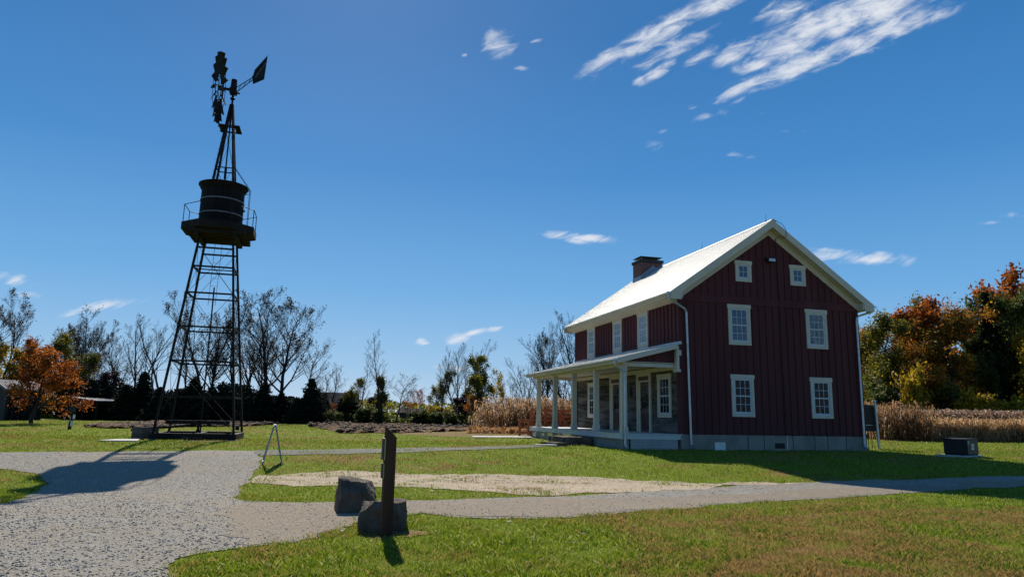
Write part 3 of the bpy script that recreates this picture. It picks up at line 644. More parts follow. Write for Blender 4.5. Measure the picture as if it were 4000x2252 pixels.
# doors
for (y0, y1) in ((2.76, 4.22), (6.05, 7.42)):
    f = HM(); f.bx(-.03, .06, y0 - .02, y1 + .02, 2.56, 2.70); f.bx(-.015, .06, y0, y0 + .16, 0, 2.56); f.bx(-.015, .06, y1 - .16, y1, 0, 2.56); f.bx(-.010, .06, y0 + .16, y1 - .16, 2.24, 2.31); f.bx(-.008, .06, y0 + .16, y1 - .16, 2.50, 2.56)
    f.bx(.0, .20, y1 - .36, y1 - .16, 0, 2.24)
    do = f.build('door', M['cream'], house)
    f = HM(); f.bx(.03, .06, y0 + .16, y1 - .16, 2.31, 2.50); f.build('transom_panel', M['door'], do)
    f = HM(); f.bx(.05, .09, y0 + .16, y1 - .36, .0, 2.24)
    for k in range(2): f.bx(.035, .05, y0 + .26, y1 - .46, .15 + k * 0, .85)
    f.build('door_leaf', M['door'], do)
    f = HM(); f.bx(.036, .049, y0 + .28, y1 - .48, 1.05, 2.05); f.build('pane', M['glass'], do)
    f = HM()
    for k in (1, 2): f.bx(.028, .036, y0 + .28, y1 - .48, 1.05 + k / 3 - .012, 1.05 + k / 3 + .012)
    ym = (y0 + y1) / 2 - .1; f.bx(.028, .036, ym - .012, ym + .012, 1.05, 2.05); f.build('muntin', M['door'], do)
    f = HM(); f.tb([(.05, y1 - .42, 1.0), (-.01, y1 - .42, 1.0)], .025); f.build('handle', M['iron'], do)
# plaque and log wall lantern
f = HM(); f.bx(-.01, .03, 4.83, 5.31, 1.58, 2.06); p = f.build('wall_plaque', M['dark'], house)
f = HM(); f.bx(-.018, -.011, 4.88, 5.26, 1.63, 2.01); f.build('plaque_face', M['black'], p)
# main roof
f = HM(); E0, E1, V0, V1 = -.57, 9.47, -.42, L + .42; th = .05
f.pr([(E0, rz_(E0)), (RU, RZ), (E1, rz_(E1)), (E1, rz_(E1) - th), (RU, RZ - th), (E0, rz_(E0) - th)], 1, V0, V1)
roof = f.build('roof', M['roof'], house)
f = MB()
y = V0 + .03
while y < V1:
    for a, b in ((E0 + .005, RU - .02), (RU + .02, E1 - .005)):
        p, q = (a, y, rz_(a) + HB + .006), (b, y, rz_(b) + HB + .006); f.bar(p, q, .035, .018)
    y += .2286
f.build('roof_rib', M['roof'], roof)
f = MB(); f.add([(RU - .17, V0 - .01, rz_(RU - .17) + .035 + HB), (RU, V0 - .01, RZ + .045 + HB), (RU + .17, V0 - .01, rz_(RU + .17) + .035 + HB), (RU - .17, V1 + .01, rz_(RU - .17) + .035 + HB), (RU, V1 + .01, RZ + .045 + HB), (RU + .17, V1 + .01, rz_(RU + .17) + .035 + HB)], [(0, 1, 4, 3), (1, 2, 5, 4)])
f.build('ridge_cap', M['roof'], roof)
# soffits, rake boards, cove under the eaves
f = HM()
for v0, v1 in ((V0, V0 + .03), (V1 - .03, V1)):   # rake fascia
    for sgn in (-1, 1):
        ue = E0 if sgn < 0 else E1; ui = ue - sgn * .5
        f.pr([(RU, RZ - th - .001), (ue + .0 * sgn, rz_(ue) - th - .001), (ue, rz_(ue) - .30), (ui, rz_(ue) - .30), (ui, rz_(ui) - .34), (RU, RZ - .34)], 1, v0, v1)
    f.build('rake_board', M['cream'], house); f = HM()
for (v0, v1) in ((V0 + .031, -.034), (L + .01, V1 - .031)):
    for sgn in (-1, 1):
        ue = (E0 if sgn < 0 else E1) - sgn * .05
        f.pr([(RU, RZ - .30), (ue, rz_(ue) - .30), (ue, rz_(ue) - .33), (RU, RZ - .33)], 1, v0, v1)
    f.build('soffit', M['cream'], house); f = HM()
for (v0, v1) in ((-.045, -.002), (L + .002, L + .045)):   # frieze boards on the gables
    f = HM()
    for sgn in (-1, 1):
        ue = -.0 if sgn < 0 else W
        f.pr([(RU, RZ - .331), (ue, rz_(ue) - .331), (ue, rz_(ue) - .331 - .28), (RU, RZ - .331 - .28)], 1, v0, v1)
    f.build('frieze_board', M['cream'], house)
f = HM()
for sgn in (-1, 1):
    a = (lambda u: u) if sgn < 0 else (lambda u: W - u)
    f.pr([(a(0), 5.455), (a(-.06), 5.455), (a(-.47), 5.50 + .08), (a(-.56), rz_(-.56) - .21), (a(-.56), rz_(-.56) - .052), (a(0), rz_(0) - .052)], 1, V0 + .45, V1 - .45)
    f.pr([(a(0.002), 5.56), (a(-.50), 5.60), (a(-.552), rz_(-.552) - .20), (a(-.552), rz_(-.552) - .053), (a(.002), rz_(.002) - .053)], 1, V0 + .03, V0 + .448)
f.build('eave_box', M['cream'], house)
# gutters
def halfround(f, p, q, r, n=8):
    for s_ in (0, 1): pass
    d = Vector(q) - Vector(p); pts = [(math.cos(math.pi + math.pi * k / n) * r, math.sin(math.pi + math.pi * k / n) * r) for k in range(n + 1)]
    inn = [(a * .86, b * .86) for a, b in pts[::-1]]; f.pr([(p[0] + a, p[2] + b) for a, b in pts + inn], 1, p[1], q[1])
for ux in (E0 - .055, E1 + .055):
    f = HM(); halfround(f, (ux, V0 + .02, rz_(E0) - .03), (ux, V1 - .02, 0), .07)
    f.bx(ux - .06, ux + .06, V0 + .012, V0 + .022, rz_(E0) - .095, rz_(E0) - .03)
    f.build('gutter', M['porchgrey'], house)
f = HM(); g_ = E0 - .055
f.tb([(g_, -.34, 5.68), (g_, -.34, 5.56), (g_ + .06, -.33, 5.46), (.20, -.15, 5.13), (.285, -.115, 5.02), (.29, -.11, 4.85), (.36, -.105, -.30), (.36, -.14, -.42), (.37, -.30, -.50)], .050, 10)
f.bx(g_ - .075, g_ + .075, -.42, -.27, 5.66, 5.77); f.build('downspout', M['galv'], house, smooth=False)
f = HM(); g_ = E1 + .055
f.tb([(g_, -.28, 5.70), (g_, -.28, 5.58), (g_ - .08, -.27, 5.50), (8.86, -.13, 5.30), (8.75, -.11, 5.20), (8.74, -.11, 5.0), (8.72, -.105, -.33), (8.72, -.15, -.43), (8.73, -.30, -.52)], .050, 10)
f.build('downspout', M['galv'], house)
# chimney
cu0, cu1, cv0, cv1, ct = 3.42, 4.82, 10.8, 11.85, 9.66
f = HM(); f.bx(cu0, cu1, cv0, cv1, 8.2, ct); ch = f.build('chimney', M['brick'], house)
f = HM(); f.bx(cu0 - .07, cu1 + .07, cv0 - .07, cv1 + .07, ct, ct + .17); f.build('cap', M['dark'], ch, bevel=.015)
f = HM()
for a in (cu0 + .12, cu1 - .12):
    for b in (cv0 + .1, cv1 - .1): f.bx(a - .012, a + .012, b - .012, b + .012, ct + .17, ct + .34)
f.bx(cu0 + .15, cu1 - .15, cv0 + .15, cv1 - .15, ct + .17, ct + .21)
f.build('cowl_leg', M['galv'], ch)
f = HM(); f.bx(cu0 + .0, cu1 - .0, cv0 - .02, cv1 + .02, ct + .34, ct + .362); f.build('cowl', M['dark'], ch)
f = HM(); z0 = rz_(cu0)
f.pr([(cu0 - .02, z0 - .1), (cu0 - .02, z0 + .26), (cu0 + .82, z0 + .92), (cu0 + .92, z0 + .80), (RU, RZ + .10), (RU + .1, RZ - .05), (RU + .1, RZ - .3)], 1, cv0 - .03, cv0 - .001)
f.bx(cu0 - .03, cu0 - .001, cv0 - .03, cv1, z0 - .2, z0 + .25)
f.build('flashing', M['flash'], ch)
# lightning rods, cable, flood light
for v in (.07, 5.58):
    f = HM(); f.tb([(RU, v, RZ + .03), (RU, v, RZ + .42)], [.012, .005], 6); f.bx(RU - .03, RU + .03, v - .05, v + .05, RZ + .03, RZ + .07); f.build('lightning_rod', M['iron'], house)
f = HM(); f.tb([(RU + .1, V0 + .05, RZ + .02), (RU + .42, V0 - .03, rz_(RU + .42) + .14), (RU + .60, V0 - .05, rz_(RU + .60) + .02), (RU + .62, V0 - .05, rz_(RU + .62) - .25), (RU + .58, V0 + .03, rz_(RU + .5) - .42), (RU + .40, -.25, 8.62), (RU + .34, -.08, 8.55), (RU + .35, -.06, 8.0), (RU + .40, -.055, 5.85), (RU + .39, -.055, 2.6), (RU + .43, -.05, 2.55), (RU + .44, -.045, 0)], .013, 6)
f.build('lightning_cable', M['wire'], house)
f = HM(); f.tb([(4.33, -.001, 7.60), (4.33, -.06, 7.60)], .10, 12); f.bx(4.28, 4.38, -.14, -.05, 7.55, 7.63); fl = f.build('flood_light', M['black'], house)
f = HM(); f.pr([(4.25, 7.44), (4.60, 7.44), (4.58, 7.60), (4.27, 7.60)], 1, -.27, -.10); f.build('lamp_shade', M['dark'], fl)
f = HM(); f.bx(4.27, 4.58, -.28, -.271, 7.455, 7.575); f.build('lens', M['galv'], fl)
# ---- porch
PD = -2.60; PV1 = 13.0
f = HM(); f.bx(PD - .03, .03, -.03, PV1, -.035, .0); porch = f.build('porch_floor', M['porchgrey'], house)
f = HM(); f.bx(PD, PD + .04, 0, PV1, -.215, -.036); f.bx(PD + .04, -.02, 0, .04, -.215, -.036); f.bx(PD + .04, -.02, PV1 - .05, PV1 - .01, -.215, -.036); f.build('rim_board', M['porchgrey'], porch)
posts = [.20, 3.17, 6.03, 8.92, 11.82]
px_ = PD + .16; hw = .105
for v in posts:
    f = HM(); f.bx(px_ - hw, px_ + hw, v - hw, v + hw, .28, 2.46)
    f.bx(px_ - hw - .03, px_ + hw + .03, v - hw - .03, v + hw + .03, 0.001, .24); f.bx(px_ - hw - .015, px_ + hw + .015, v - hw - .015, v + hw + .015, .24, .28)
    f.bx(px_ - hw - .012, px_ + hw + .012, v - hw - .012, v + hw + .012, 2.46, 2.67); f.bx(px_ - hw - .022, px_ + hw + .022, v - hw - .022, v + hw + .022, 2.44, 2.46)
    f.build('porch_post', M['cream'], house)
for v in posts:                         # masonry piers under the posts
    f = HM(); f.bx(PD + .06, PD + .30, v - .16, v + .16, -.9, -.217); f.build('pier', M['concrete'], porch)
f = HM(); f.bx(px_ - .08, px_ + .08, .05, 12.7, 2.671, 2.84); f.bx(px_ + .08, -.03, .06, .20, 2.675, 2.82); f.bx(px_ + .08, -.03, 12.5, 12.66, 2.675, 2.82); f.build('beam', M['cream'], porch)
f = HM(); f.bx(PD - .26, .04, .03, 12.85, 2.841, 2.868); f.build('porch_ceiling', M['cream'], porch)
f = HM(); f.bx(-.06, .03, .2, 12.55, 2.62, 2.80); f.build('frieze', M['cream'], porch)
PS = (3.70 - 2.95) / 2.9
def pz(u): return 3.70 + PS * u
f = HM(); f.pr([(PD - .30, pz(PD - .30)), (.0, pz(0)), (.0, pz(0) - .04), (PD - .30, pz(PD - .30) - .04)], 1, -.22, 12.95)
pr_ = f.build('porch_roof', M['roof'], porch)
f = MB(); y = -.20
while y < 12.95: f.bar((PD - .295, y, pz(PD - .295) + HB + .004), (-.03, y, pz(-.03) + HB + .004), .03, .012); y += .2286
f.build('roof_rib', M['roof'], pr_)
f = HM(); f.bx(-.05, -.031, -.2, 12.5, pz(0) - .0, pz(0) + .07); f.build('roof_flashing', M['galv'], pr_)
f = HM()
for (v0, v1) in ((-.22, -.19), (12.9, 12.93)):
    f.pr([(PD - .30, pz(PD - .3) - .041), (-.22, pz(-.22) - .041), (-.22, pz(-.22) - .20), (PD - .05, pz(PD - .05) - .20), (PD - .05, pz(PD - .3) - .16), (PD - .30, pz(PD - .3) - .16)], 1, v0, v1)
f.bx(PD - .30, PD - .275, -.18, 12.89, pz(PD - .3) - .15, pz(PD - .3) - .045)
f.pr([(PD - .27, pz(PD - .3) - .14), (px_ - .1, 2.845), (px_ - .1, 2.80), (PD - .27, pz(PD - .3) - .19)], 1, -.18, 12.89)
f.build('fascia', M['cream'], pr_)
f = HM(); f.pr([(PD + .25, 2.825), (-.22, 2.825), (-.22, pz(-.22) - .21), (PD + .25, pz(PD + .25) - .21)], 1, .08, .12)
for k in range(7): f.bx(-.50 - k * .32, -.46 - k * .32, .058, .079, 2.83, pz(-.50 - k * .32) - .22)
f.build('gable_infill', M['siding'], porch)
f = HM(); f.bx(-.22, -.10, -.14, .06, 2.52, pz(-.22) - .05); f.bx(-.10, -.001, -.14, .02, 3.18, 3.40); f.bx(-.30, -.02, -.10, .05, 2.50, 2.62); f.build('bracket', M['cream'], porch)
f = HM(); halfround(f, (PD - .36, -.2, pz(PD - .3) - .035), (PD - .36, 12.93, 0), .06); f.build('gutter', M['porchgrey'], porch)
f = HM(); gx = PD - .36; gt = pz(PD - .3)
f.tb([(gx, -.14, gt - .08), (gx, -.14, gt - .20), (gx + .05, -.13, gt - .28), (PD + .02, -.07, gt - .48), (PD + .10, -.06, gt - .58), (PD + .10, -.06, gt - .75), (PD + .10, -.06, -.36), (PD + .10, -.10, -.47), (PD + .14, -.24, -.55)], .045, 10)
f.bx(gx - .065, gx + .065, -.22, -.08, gt - .09, gt - .03); f.build('downspout', M['galv'], porch)
# lattice skirts
def lattice(a0, a1, z0, z1, put, parent, p=.115, wd=.030, mat='porchgrey'):
    f = MB(); h = z1 - z0; k = a0 - h
    while k < a1:
        for sg in (1, -1):
            pts = []
            for (s0, s1) in (((k, z0), (k + h, z1)), ) if sg > 0 else (((k, z1), (k + h, z0)), ):
                xa, za = s0; xb, zb = s1
                if xa < a0: za += (zb - za) * (a0 - xa) / (xb - xa); xa = a0
                if xb > a1: zb = s0[1] + (s1[1] - s0[1]) * (a1 - s0[0]) / (s1[0] - s0[0]); xb = a1
                if xb - xa > .03: f.bar(put(xa, za, 0 if sg > 0 else .008), put(xb, zb, 0 if sg > 0 else .008), .007, wd) if put(0, 0, 0)[0] != 0 else f.bar(put(xa, za, 0 if sg > 0 else .008), put(xb, zb, 0 if sg > 0 else .008), .007, wd)
        k += p
    f.build('lattice', M[mat], parent)
lattice(PD + .36, -.16, -.66, -.217, lambda a, z, o: (a, .03 + o, z + HB), porch)
for a, b in zip(posts, posts[1:] + [PV1 - .1]):
    lattice(a + .18, b - .18 if b < 12.8 else b, -.70, -.217, lambda a, z, o: (PD + .10 + o * .4, a, z + HB), porch, .16, .022)
f = HM(); f.bx(PD + .5, -.2, .5, PV1 - .4, -.9, -.72); f.build('under_porch_earth', M['soil'], porch)
# ---- railing of the ramp at the far end of the porch
rail = empty('ramp_railing', (HX + UD[0] * -1 + VD[0] * 14, HY + UD[1] * -1 + VD[1] * 14, GB), RT, label='red brown timber railing of the ramp beyond the porch', cat='railing')
f0 = lambda a: a + 1                    # local x of the railing origin
for u, t_ in ((-2.2, 1.03), (-1.32, 1.12), (-.36, 1.0), (.35, 1.05), (1.6, 1.05)):
    f = HM(); f.bx(f0(u) - .075, f0(u) + .075, -.06, .09, -.62, t_); f.build('post', M['redwood'], rail)
for z0, z1 in ((.86, 1.0), (.53, .68), (.28, .42), (.02, .18)):
    f = HM(); f.bx(f0(-2.3), f0(1.7), -.10, -.062, z0, z1); f.build('rail', M['redwood'], rail)
f = HM(); f.bx(f0(-2.35), f0(1.7), -.12, .10, 1.131, 1.165); f.build('hand_rail', M['redwood'], rail)
for u in (-2.93, -2.40):
    f = HM(); f.bx(f0(u) - .06, f0(u) + .06, -.06, .06, -.64, .36); f.build('post', M['redwood'], rail)
for z0, z1 in ((.20, .31), (-.14, 0), (-.42, -.28)):
    f = HM(); f.bx(f0(-2.95), f0(-2.25), -.10, -.062, z0, z1); f.build('rail', M['redwood'], rail)
f = HM(); f.bx(f0(-3.02), f0(-2.3), -.11, .09, .362, .40); f.build('hand_rail', M['redwood'], rail)
f = HM(); f.bx(f0(-2.2), f0(1.7), -.9, -.1, -.06, 0); f.bx(f0(-2.2), f0(1.7), .1, 1.4, -.06, 0); f.build('ramp_deck', M['timber'], rail)

# ------------------------------------------------------------------ stones, slabs by the house
def rock(name, dims, seed, mat=M['stonetop'], rough=.05, **k):
    b = bmesh.new(); bmesh.ops.create_cube(b, size=1)
    bmesh.ops.subdivide_edges(b, edges=b.edges, cuts=17, use_grid_fill=True)
    rg_ = random.Random(seed); planes = []
    for _ in range(9):
        a_ = rg_.random() * 6.283; e_ = rg_.choice((0, .15, .3, .8)); vv = Vector((math.cos(a_), math.sin(a_), e_)).normalized(); planes.append((vv, rg_.uniform(.50, .60)))
    if dims[2] < .45: planes = []
    else: planes.append((Vector((rg_.uniform(-.3, .3), rg_.uniform(-.3, .3), 1)).normalized(), .44))
    for v in b.verts:
        p = v.co.copy(); q = Vector((p.x * dims[0], p.y * dims[1], p.z * dims[2]))
        r = p * 2; mx_ = max(abs(r.x), abs(r.y), abs(r.z)); sph = p.normalized() * .5
        ed = sorted([abs(r.x), abs(r.y), abs(r.z)])[1]
        for pn_, po_ in planes:
            dd_ = q.x / dims[0] * pn_[0] + q.y / dims[1] * pn_[1] + q.z / dims[2] * pn_[2] - po_
            if dd_ > 0: q -= Vector((pn_[0] * dims[0], pn_[1] * dims[1], pn_[2] * dims[2])) * dd_
        nv = Vector((q.x, q.y, q.z)) * 1.0 + Vector((seed, seed * 2, 0))
        q += p.normalized() * (mnoise.fractal(nv * 3.2, .7, 2.2, 5) * rough * .75 + (mnoise.noise(nv * 1.3)) * rough * .7 - max(0, mnoise.noise(nv * 2.2) - .2) * rough * 1.6)
        v.co = q + Vector((0, 0, dims[2] / 2))
    me = bpy.data.meshes.new(name); b.to_mesh(me); b.free(); me.materials.append(mat)
    for p in me.polygons: p.use_smooth = False
    o = bpy.data.objects.new(name, me); COL.objects.link(o); return tag(o, **k)
def hpos(u, v, w): return Vector((HX + UD[0] * u + VD[0] * v, HY + UD[1] * u + VD[1] * v, GB + HB + w))
o = rock('step_stone', (1.35, 2.0, .40), 4, rough=.025, label='large flat stone step against the porch front', cat='stone step'); o.location = hpos(-3.35, 4.1, -.66); o.rotation_euler = (0, 0, RT)
o = rock('step_stone', (.62, 1.3, .18), 9, rough=.018, label='small low stone step in front of the large one', cat='stone step'); o.location = hpos(-4.42, 3.0, -.66); o.rotation_euler = (0, 0, RT + .2)
o = rock('paving_stone', (.9, .5, .07), 12, rough=.01, mat=M['slab'], label='pale flat paving stone lying in the grass before the stone steps', cat='paving stone'); q = gp(1372, 1121); o.location = (*q, gz(*q)); o.rotation_euler = (0, 0, .2)
wk = MB(); a, b, c, d = gp(1192, 1101), gp(1338, 1102), gp(1330, 1098), gp(1185, 1098)
wk.add([(p[0], p[1], gz(*p) + z) for z in (-.05, .07) for p in (a, b, c, d)], [(0, 1, 2, 3), (4, 5, 6, 7), (0, 1, 5, 4), (1, 2, 6, 5), (2, 3, 7, 6), (3, 0, 4, 7)])
tag(wk.build('walkway', M['slab']), kind='structure')
wk = MB(); a, b, c, d = gp(246, 1109), gp(345, 1110), gp(352, 1105), gp(290, 1105.5)
wk.add([(p[0], p[1], gz(*p) + z) for z in (-.05, .05) for p in (a, b, c, d)], [(0, 1, 2, 3), (4, 5, 6, 7), (0, 1, 5, 4), (1, 2, 6, 5), (2, 3, 7, 6), (3, 0, 4, 7)])
tag(wk.build('concrete_slab', M['slab']), 'thin pale concrete slab in the grass left of the boulder by the tower', 'slab')
# litter of pale husks at the far corner of the porch
f = MB(); p0 = hpos(-2.75, 12.2, -.64)
for i in range(26):
    a = rnd.random() * 6.28; q = p0 + Vector((rnd.uniform(-.5, .5), rnd.uniform(-.4, .4), .02)); e = q + Vector((math.cos(a) * .16, math.sin(a) * .16, rnd.uniform(.0, .17))); f.bar(q, e, .03, .006)
tag(f.build('corn_husks', M['white']), 'little heap of pale corn husks in the grass at the far porch corner', 'husks', kind='stuff')

# rocks and post in the foreground
o = rock('boulder', (.60, .95, .62), 21, label='taller squared boulder with a pale broken top, left of the post', cat='boulder'); q = gp(886, 1286); o.location = (q[0], q[1] + .15, gz(*q) - .07); o.rotation_euler = (.09, .03, .32)
o = rock('boulder', (.64, .62, .52), 33, label='lower flat topped boulder half hidden behind the wooden post', cat='boulder'); q = gp(955, 1333); o.location = (q[0], q[1] + .1, gz(*q) - .08); o.rotation_euler = (.08, .06, .15)
o = rock('boulder', (1.0, .8, .62), 44, label='squared grey boulder at the left foot of the windmill tower', cat='boulder'); q = gp(364, 1103); o.location = (q[0], q[1], gz(*q) - .05); o.rotation_euler = (0, 0, .2)
q = gp(970, 1347); q = (q[0], q[1])
ps = empty('sign_post', (q[0], q[1], gz(*q)), R(21), label='brown timber post with a slanted top and two small boards on its left side', cat='post')
f = MB(); hwp = .072; f.add([(-hwp, -hwp, -.3), (hwp, -hwp, -.3), (hwp, hwp, -.3), (-hwp, hwp, -.3), (-hwp, -hwp, 1.42), (hwp, -hwp, 1.28), (hwp, hwp, 1.28), (-hwp, hwp, 1.42)], [(0, 3, 2, 1), (4, 5, 6, 7), (0, 1, 5, 4), (1, 2, 6, 5), (2, 3, 7, 6), (3, 0, 4, 7)])
f.build('shaft', M['post'], ps, bevel=.006)
for z0, z1, hy in ((.98, 1.27, .085), (.74, .94, .065)):
    f = MB(); f.box(-hwp - .022, -hwp - .001, -hy, hy, z0, z1); bd = f.build('board', M['plywood'], ps, bevel=.006)
    f = MB(); f.box(-hwp - .027, -hwp - .0225, -hy + .004, hy - .004, z0 + .004, z1 - .004); f.build('board_face', M['dark'], bd, bevel=.002)
    f = MB(); n = 3 if z1 > 1 else 5
    for k in range(n): zc = z0 + (z1 - z0) * (k + .7) / (n + .4); f.box(-hwp - .030, -hwp - .0275, -hy * .6, hy * .5, zc - .012, zc + .010)
    f.build('marking', M['black'], bd)

# A-frame board seen from the side
q0, q1 = gp(660, 1172), gp(707, 1160); cxx, cyy = (q0[0] + q1[0]) / 2, (q0[1] + q1[1]) / 2
af = empty('folding_sign', (cxx, cyy, gz(cxx, cyy)), R(20.5), label='folding A shaped sidewalk sign standing edge on beside the gravel', cat='sign')
hw_ = 47 * K / F * cyy / 2 * .97; hh = (1172 - 1079) * K / F * cyy
for sg in (-1, 1):
    n = Vector((hh, 0, hw_ * sg)).normalized(); pn = empty('panel', (0, 0, 0)); pn.parent = af
    f = MB()
    for y in (-.30, .26): f.bar((sg * hw_, y + .02, 0), (sg * .02, y + .02, hh), .028, .04)
    f.bar((sg * hw_ * .93, -.28, hh * .07), (sg * hw_ * .93, .28, hh * .07), .03, .03); f.bar((sg * .035, -.28, hh * .97), (sg * .035, .28, hh * .97), .03, .03)
    ob = f.build('panel', M['flash'], af); bpy.data.objects.remove(pn)
    f = MB(); a = Vector((sg * hw_ * .9, 0, hh * .1)); b = Vector((sg * .045, 0, hh * .95)); off = Vector((0, .27, 0)); tt = Vector((sg * .006, 0, .002))
    f.add([a - off, a + off, b + off, b - off, a - off + tt, a + off + tt, b + off + tt, b - off + tt], [(0, 1, 2, 3), (7, 6, 5, 4), (0, 4, 5, 1), (1, 5, 6, 2), (2, 6, 7, 3), (3, 7, 4, 0)])
    f.build('face', M['dark'], ob)
f = MB(); f.box(-.03, .03, -.3, .3, hh - .01, hh + .02); f.build('hinge', M['white'], af)

# generator on its pad
q = gp(2440, 1149); ge_ = empty('generator', (q[0] + .05, q[1] + .55, gz(*q)), R(38), label='black boxy standby generator with two white stickers, on a concrete pad in the lawn', cat='generator')
f = MB(); f.box(-.60, .48, -.42, .42, .10, .66); f.build('housing', M['black'], ge_, bevel=.02)
f = MB(); f.prism([(-.63, .661), (.50, .661), (.46, .70), (-.60, .70)], 1, -.44, .44); f.build('lid', M['dark'], ge_, bevel=.008)
f = MB(); f.box(-1.0, .62, -.50, .62, -.08, .07); f.build('pad', M['slab'], ge_, bevel=.01)
f = MB(); f.box(-.58, .46, -.40, .40, .071, .099); f.build('skid', M['iron'], ge_)
f = MB(); f.box(-.54, -.44, -.425, -.421, .50, .61); s1 = f.build('sticker', M['white'], ge_)
f = MB(); f.box(-.515, -.465, -.4275, -.4252, .53, .585); f.build('symbol', M['dark'], s1)
f = MB(); f.box(-.22, .04, -.425, -.421, .28, .50); s2 = f.build('sticker', M['white'], ge_)
f = MB()
for y, z, a, b in ((-.08, .34, .03, .10), (-.01, .36, .05, .04), (.01, .32, .05, .03), (.08, .36, .04, .05), (-.1, .46, .20, .015)): f.box(y - .10, y - .10 + a, -.4275, -.4252, z, z + b)
f.build('symbol', M['dark'], s2)
for o_ in (s1, s2):
    pass

# meter board on a pole behind the house
q = gp(2212, 1129); mb = empty('meter_board', (q[0], q[1], gz(*q)), RT, label='grey meter cabinet on posts beside a tall pole behind the house corner', cat='meter board')
Zs = (32.0) / F * K
f = MB(); f.tube([(-.02, 0, -.2), (-.09, 0, 2.26)], .065, 10); f.build('pole', M['galv'], mb)
f = MB(); f.box(-.72, .13, .12, .34, .82, 2.05); cb_ = f.build('cabinet', M['dark'], mb, bevel=.01)
f = MB(); f.box(-.72, -.12, .105, .119, 1.10, 1.12); f.build('seam', M['galv'], cb_)
f = MB()
for x in (-.62, -.42, -.22): f.tube([(x, .2, -.1), (x, .2, .82)], .018, 6)
f.build('leg', M['iron'], mb)
f = MB(); f.tube([(-.02, .0, 2.15), (.06, .10, 2.2)], .09, 12); f.build('lamp_head', M['black'], mb)

# ------------------------------------------------------------------ windmill tower
TX, TY = -14.32, 32.94
TG = gz(TX, TY); tw = empty('windmill_tower', (TX, TY, 0), RT, label='tall black steel windmill tower with a round wooden water tank and octagonal platform halfway up', cat='windmill')
E = EYE
apex = 15.6 + E; b0 = -1.40 + E
def hwz(z): return 1.675 * (apex - z) / (apex - b0)
LEGTOP = 15.1 + E
for sx_ in (-1, 1):
    for sy_ in (-1, 1):
        f = MB(); zt, zb = LEGTOP, b0 - .15
        f.bar((sx_ * hwz(zb), sy_ * hwz(zb), zb), (sx_ * hwz(zt), sy_ * hwz(zt), zt), .10, .10)
        lg = f.build('leg', M['iron'], tw)
        if (sx_, sy_) in ((-1, -1), (1, -1)):
            f = MB(); z = 9 + E
            while z < 13.5 + E: f.bar((sx_ * hwz(z), sy_ * hwz(z) - .04, z), (sx_ * (hwz(z) + .10), sy_ * hwz(z) - .04, z), .014); z += .3
            f.build('climbing_step', M['iron'], lg)
for z in (7.50, 6.58, 5.30, 3.70, 2.12, .53):
    h = hwz(z + E)
    for a, b in (((-1, -1), (1, -1)), ((1, -1), (1, 1)), ((1, 1), (-1, 1)), ((-1, 1), (-1, -1))):
        if z == 7.50 and a[1] * b[1] < 0: continue
        f = MB(); f.bar((a[0] * h, a[1] * h, z + E), (b[0] * h, b[1] * h, z + E), .07 if z < 7 else .085, .075); f.build('girt', M['iron'], tw)
lev = [7.9, 5.30, 2.12, -1.15]
lev = [(7.6, 5.32), (5.28, 3.72), (3.68, 2.14), (2.10, .55), (.51, -1.1)]
lev = [(7.55, 5.32), (5.28, 2.14), (2.10, -1.0), (13.7, 11.7), (11.6, 9.2)]
for (zt, zb) in lev:
    zt += E; zb += E; ht, hb_ = hwz(zt) - .03, hwz(zb) - .03; rr_ = .010 if zt < 10 + E else .007
    for a, b in (((-1, -1), (1, -1)), ((1, -1), (1, 1)), ((1, 1), (-1, 1)), ((-1, 1), (-1, -1))):
        f = MB(); f.tube([(a[0] * ht, a[1] * ht, zt), (b[0] * hb_, b[1] * hb_, zb)], rr_, 5); f.tube([(b[0] * ht, b[1] * ht, zt), (a[0] * hb_, a[1] * hb_, zb)], rr_, 5); f.build('cross_rod', M['iron'], tw)
z = 6.60 + E; f = MB(); f.bar((-hwz(z), 0, z), (hwz(z), 0, z), .045); f.build('tie_bar', M['iron'], tw)
for z in (11.66, ):
    h = hwz(z + E)
    for a, b in (((-1, -1), (1, -1)), ((1, -1), (1, 1)), ((1, 1), (-1, 1)), ((-1, 1), (-1, -1))):
        f = MB(); f.bar((a[0] * h, a[1] * h, z + E), (b[0] * h, b[1] * h, z + E), .045); f.build('girt', M['iron'], tw)
z = 14.75 + E; h = hwz(z) + .03; f = MB(); f.box(-h, h, -h, h, z - .07, z + .07); f.build('collar', M['iron'], tw)
# centre pipe and pump rod
f = MB(); f.tube([(0, 0, TG), (0, 0, 5.74 + E)], .035, 8); f.tube([(0, 0, 9 + E), (0, 0, 13.9 + E)], .035, 6); f.tube([(0, 0, 11.2 + E), (0, 0, 11.75 + E)], .06, 6); f.tube([(0, 0, 13.9 + E), (0, 0, 15 + E)], .05, 6); f.build('pump_pipe', M['iron'], tw)
# ladder under the tank
f = MB()
for x in (-.20, .12): f.tube([(x - .06, .35, 4.9 + E), (x, .35, 8.1 + E)], .010, 5)
z = 5.1
while z < 8: f.tube([(-.20 - .06 * (8.1 - z) / 3.2, .35, z + E), (.12 - .06 * (8.1 - z) / 3.2, .35, z + E)], .008, 5); z += .38
f.build('ladder', M['iron'], tw)
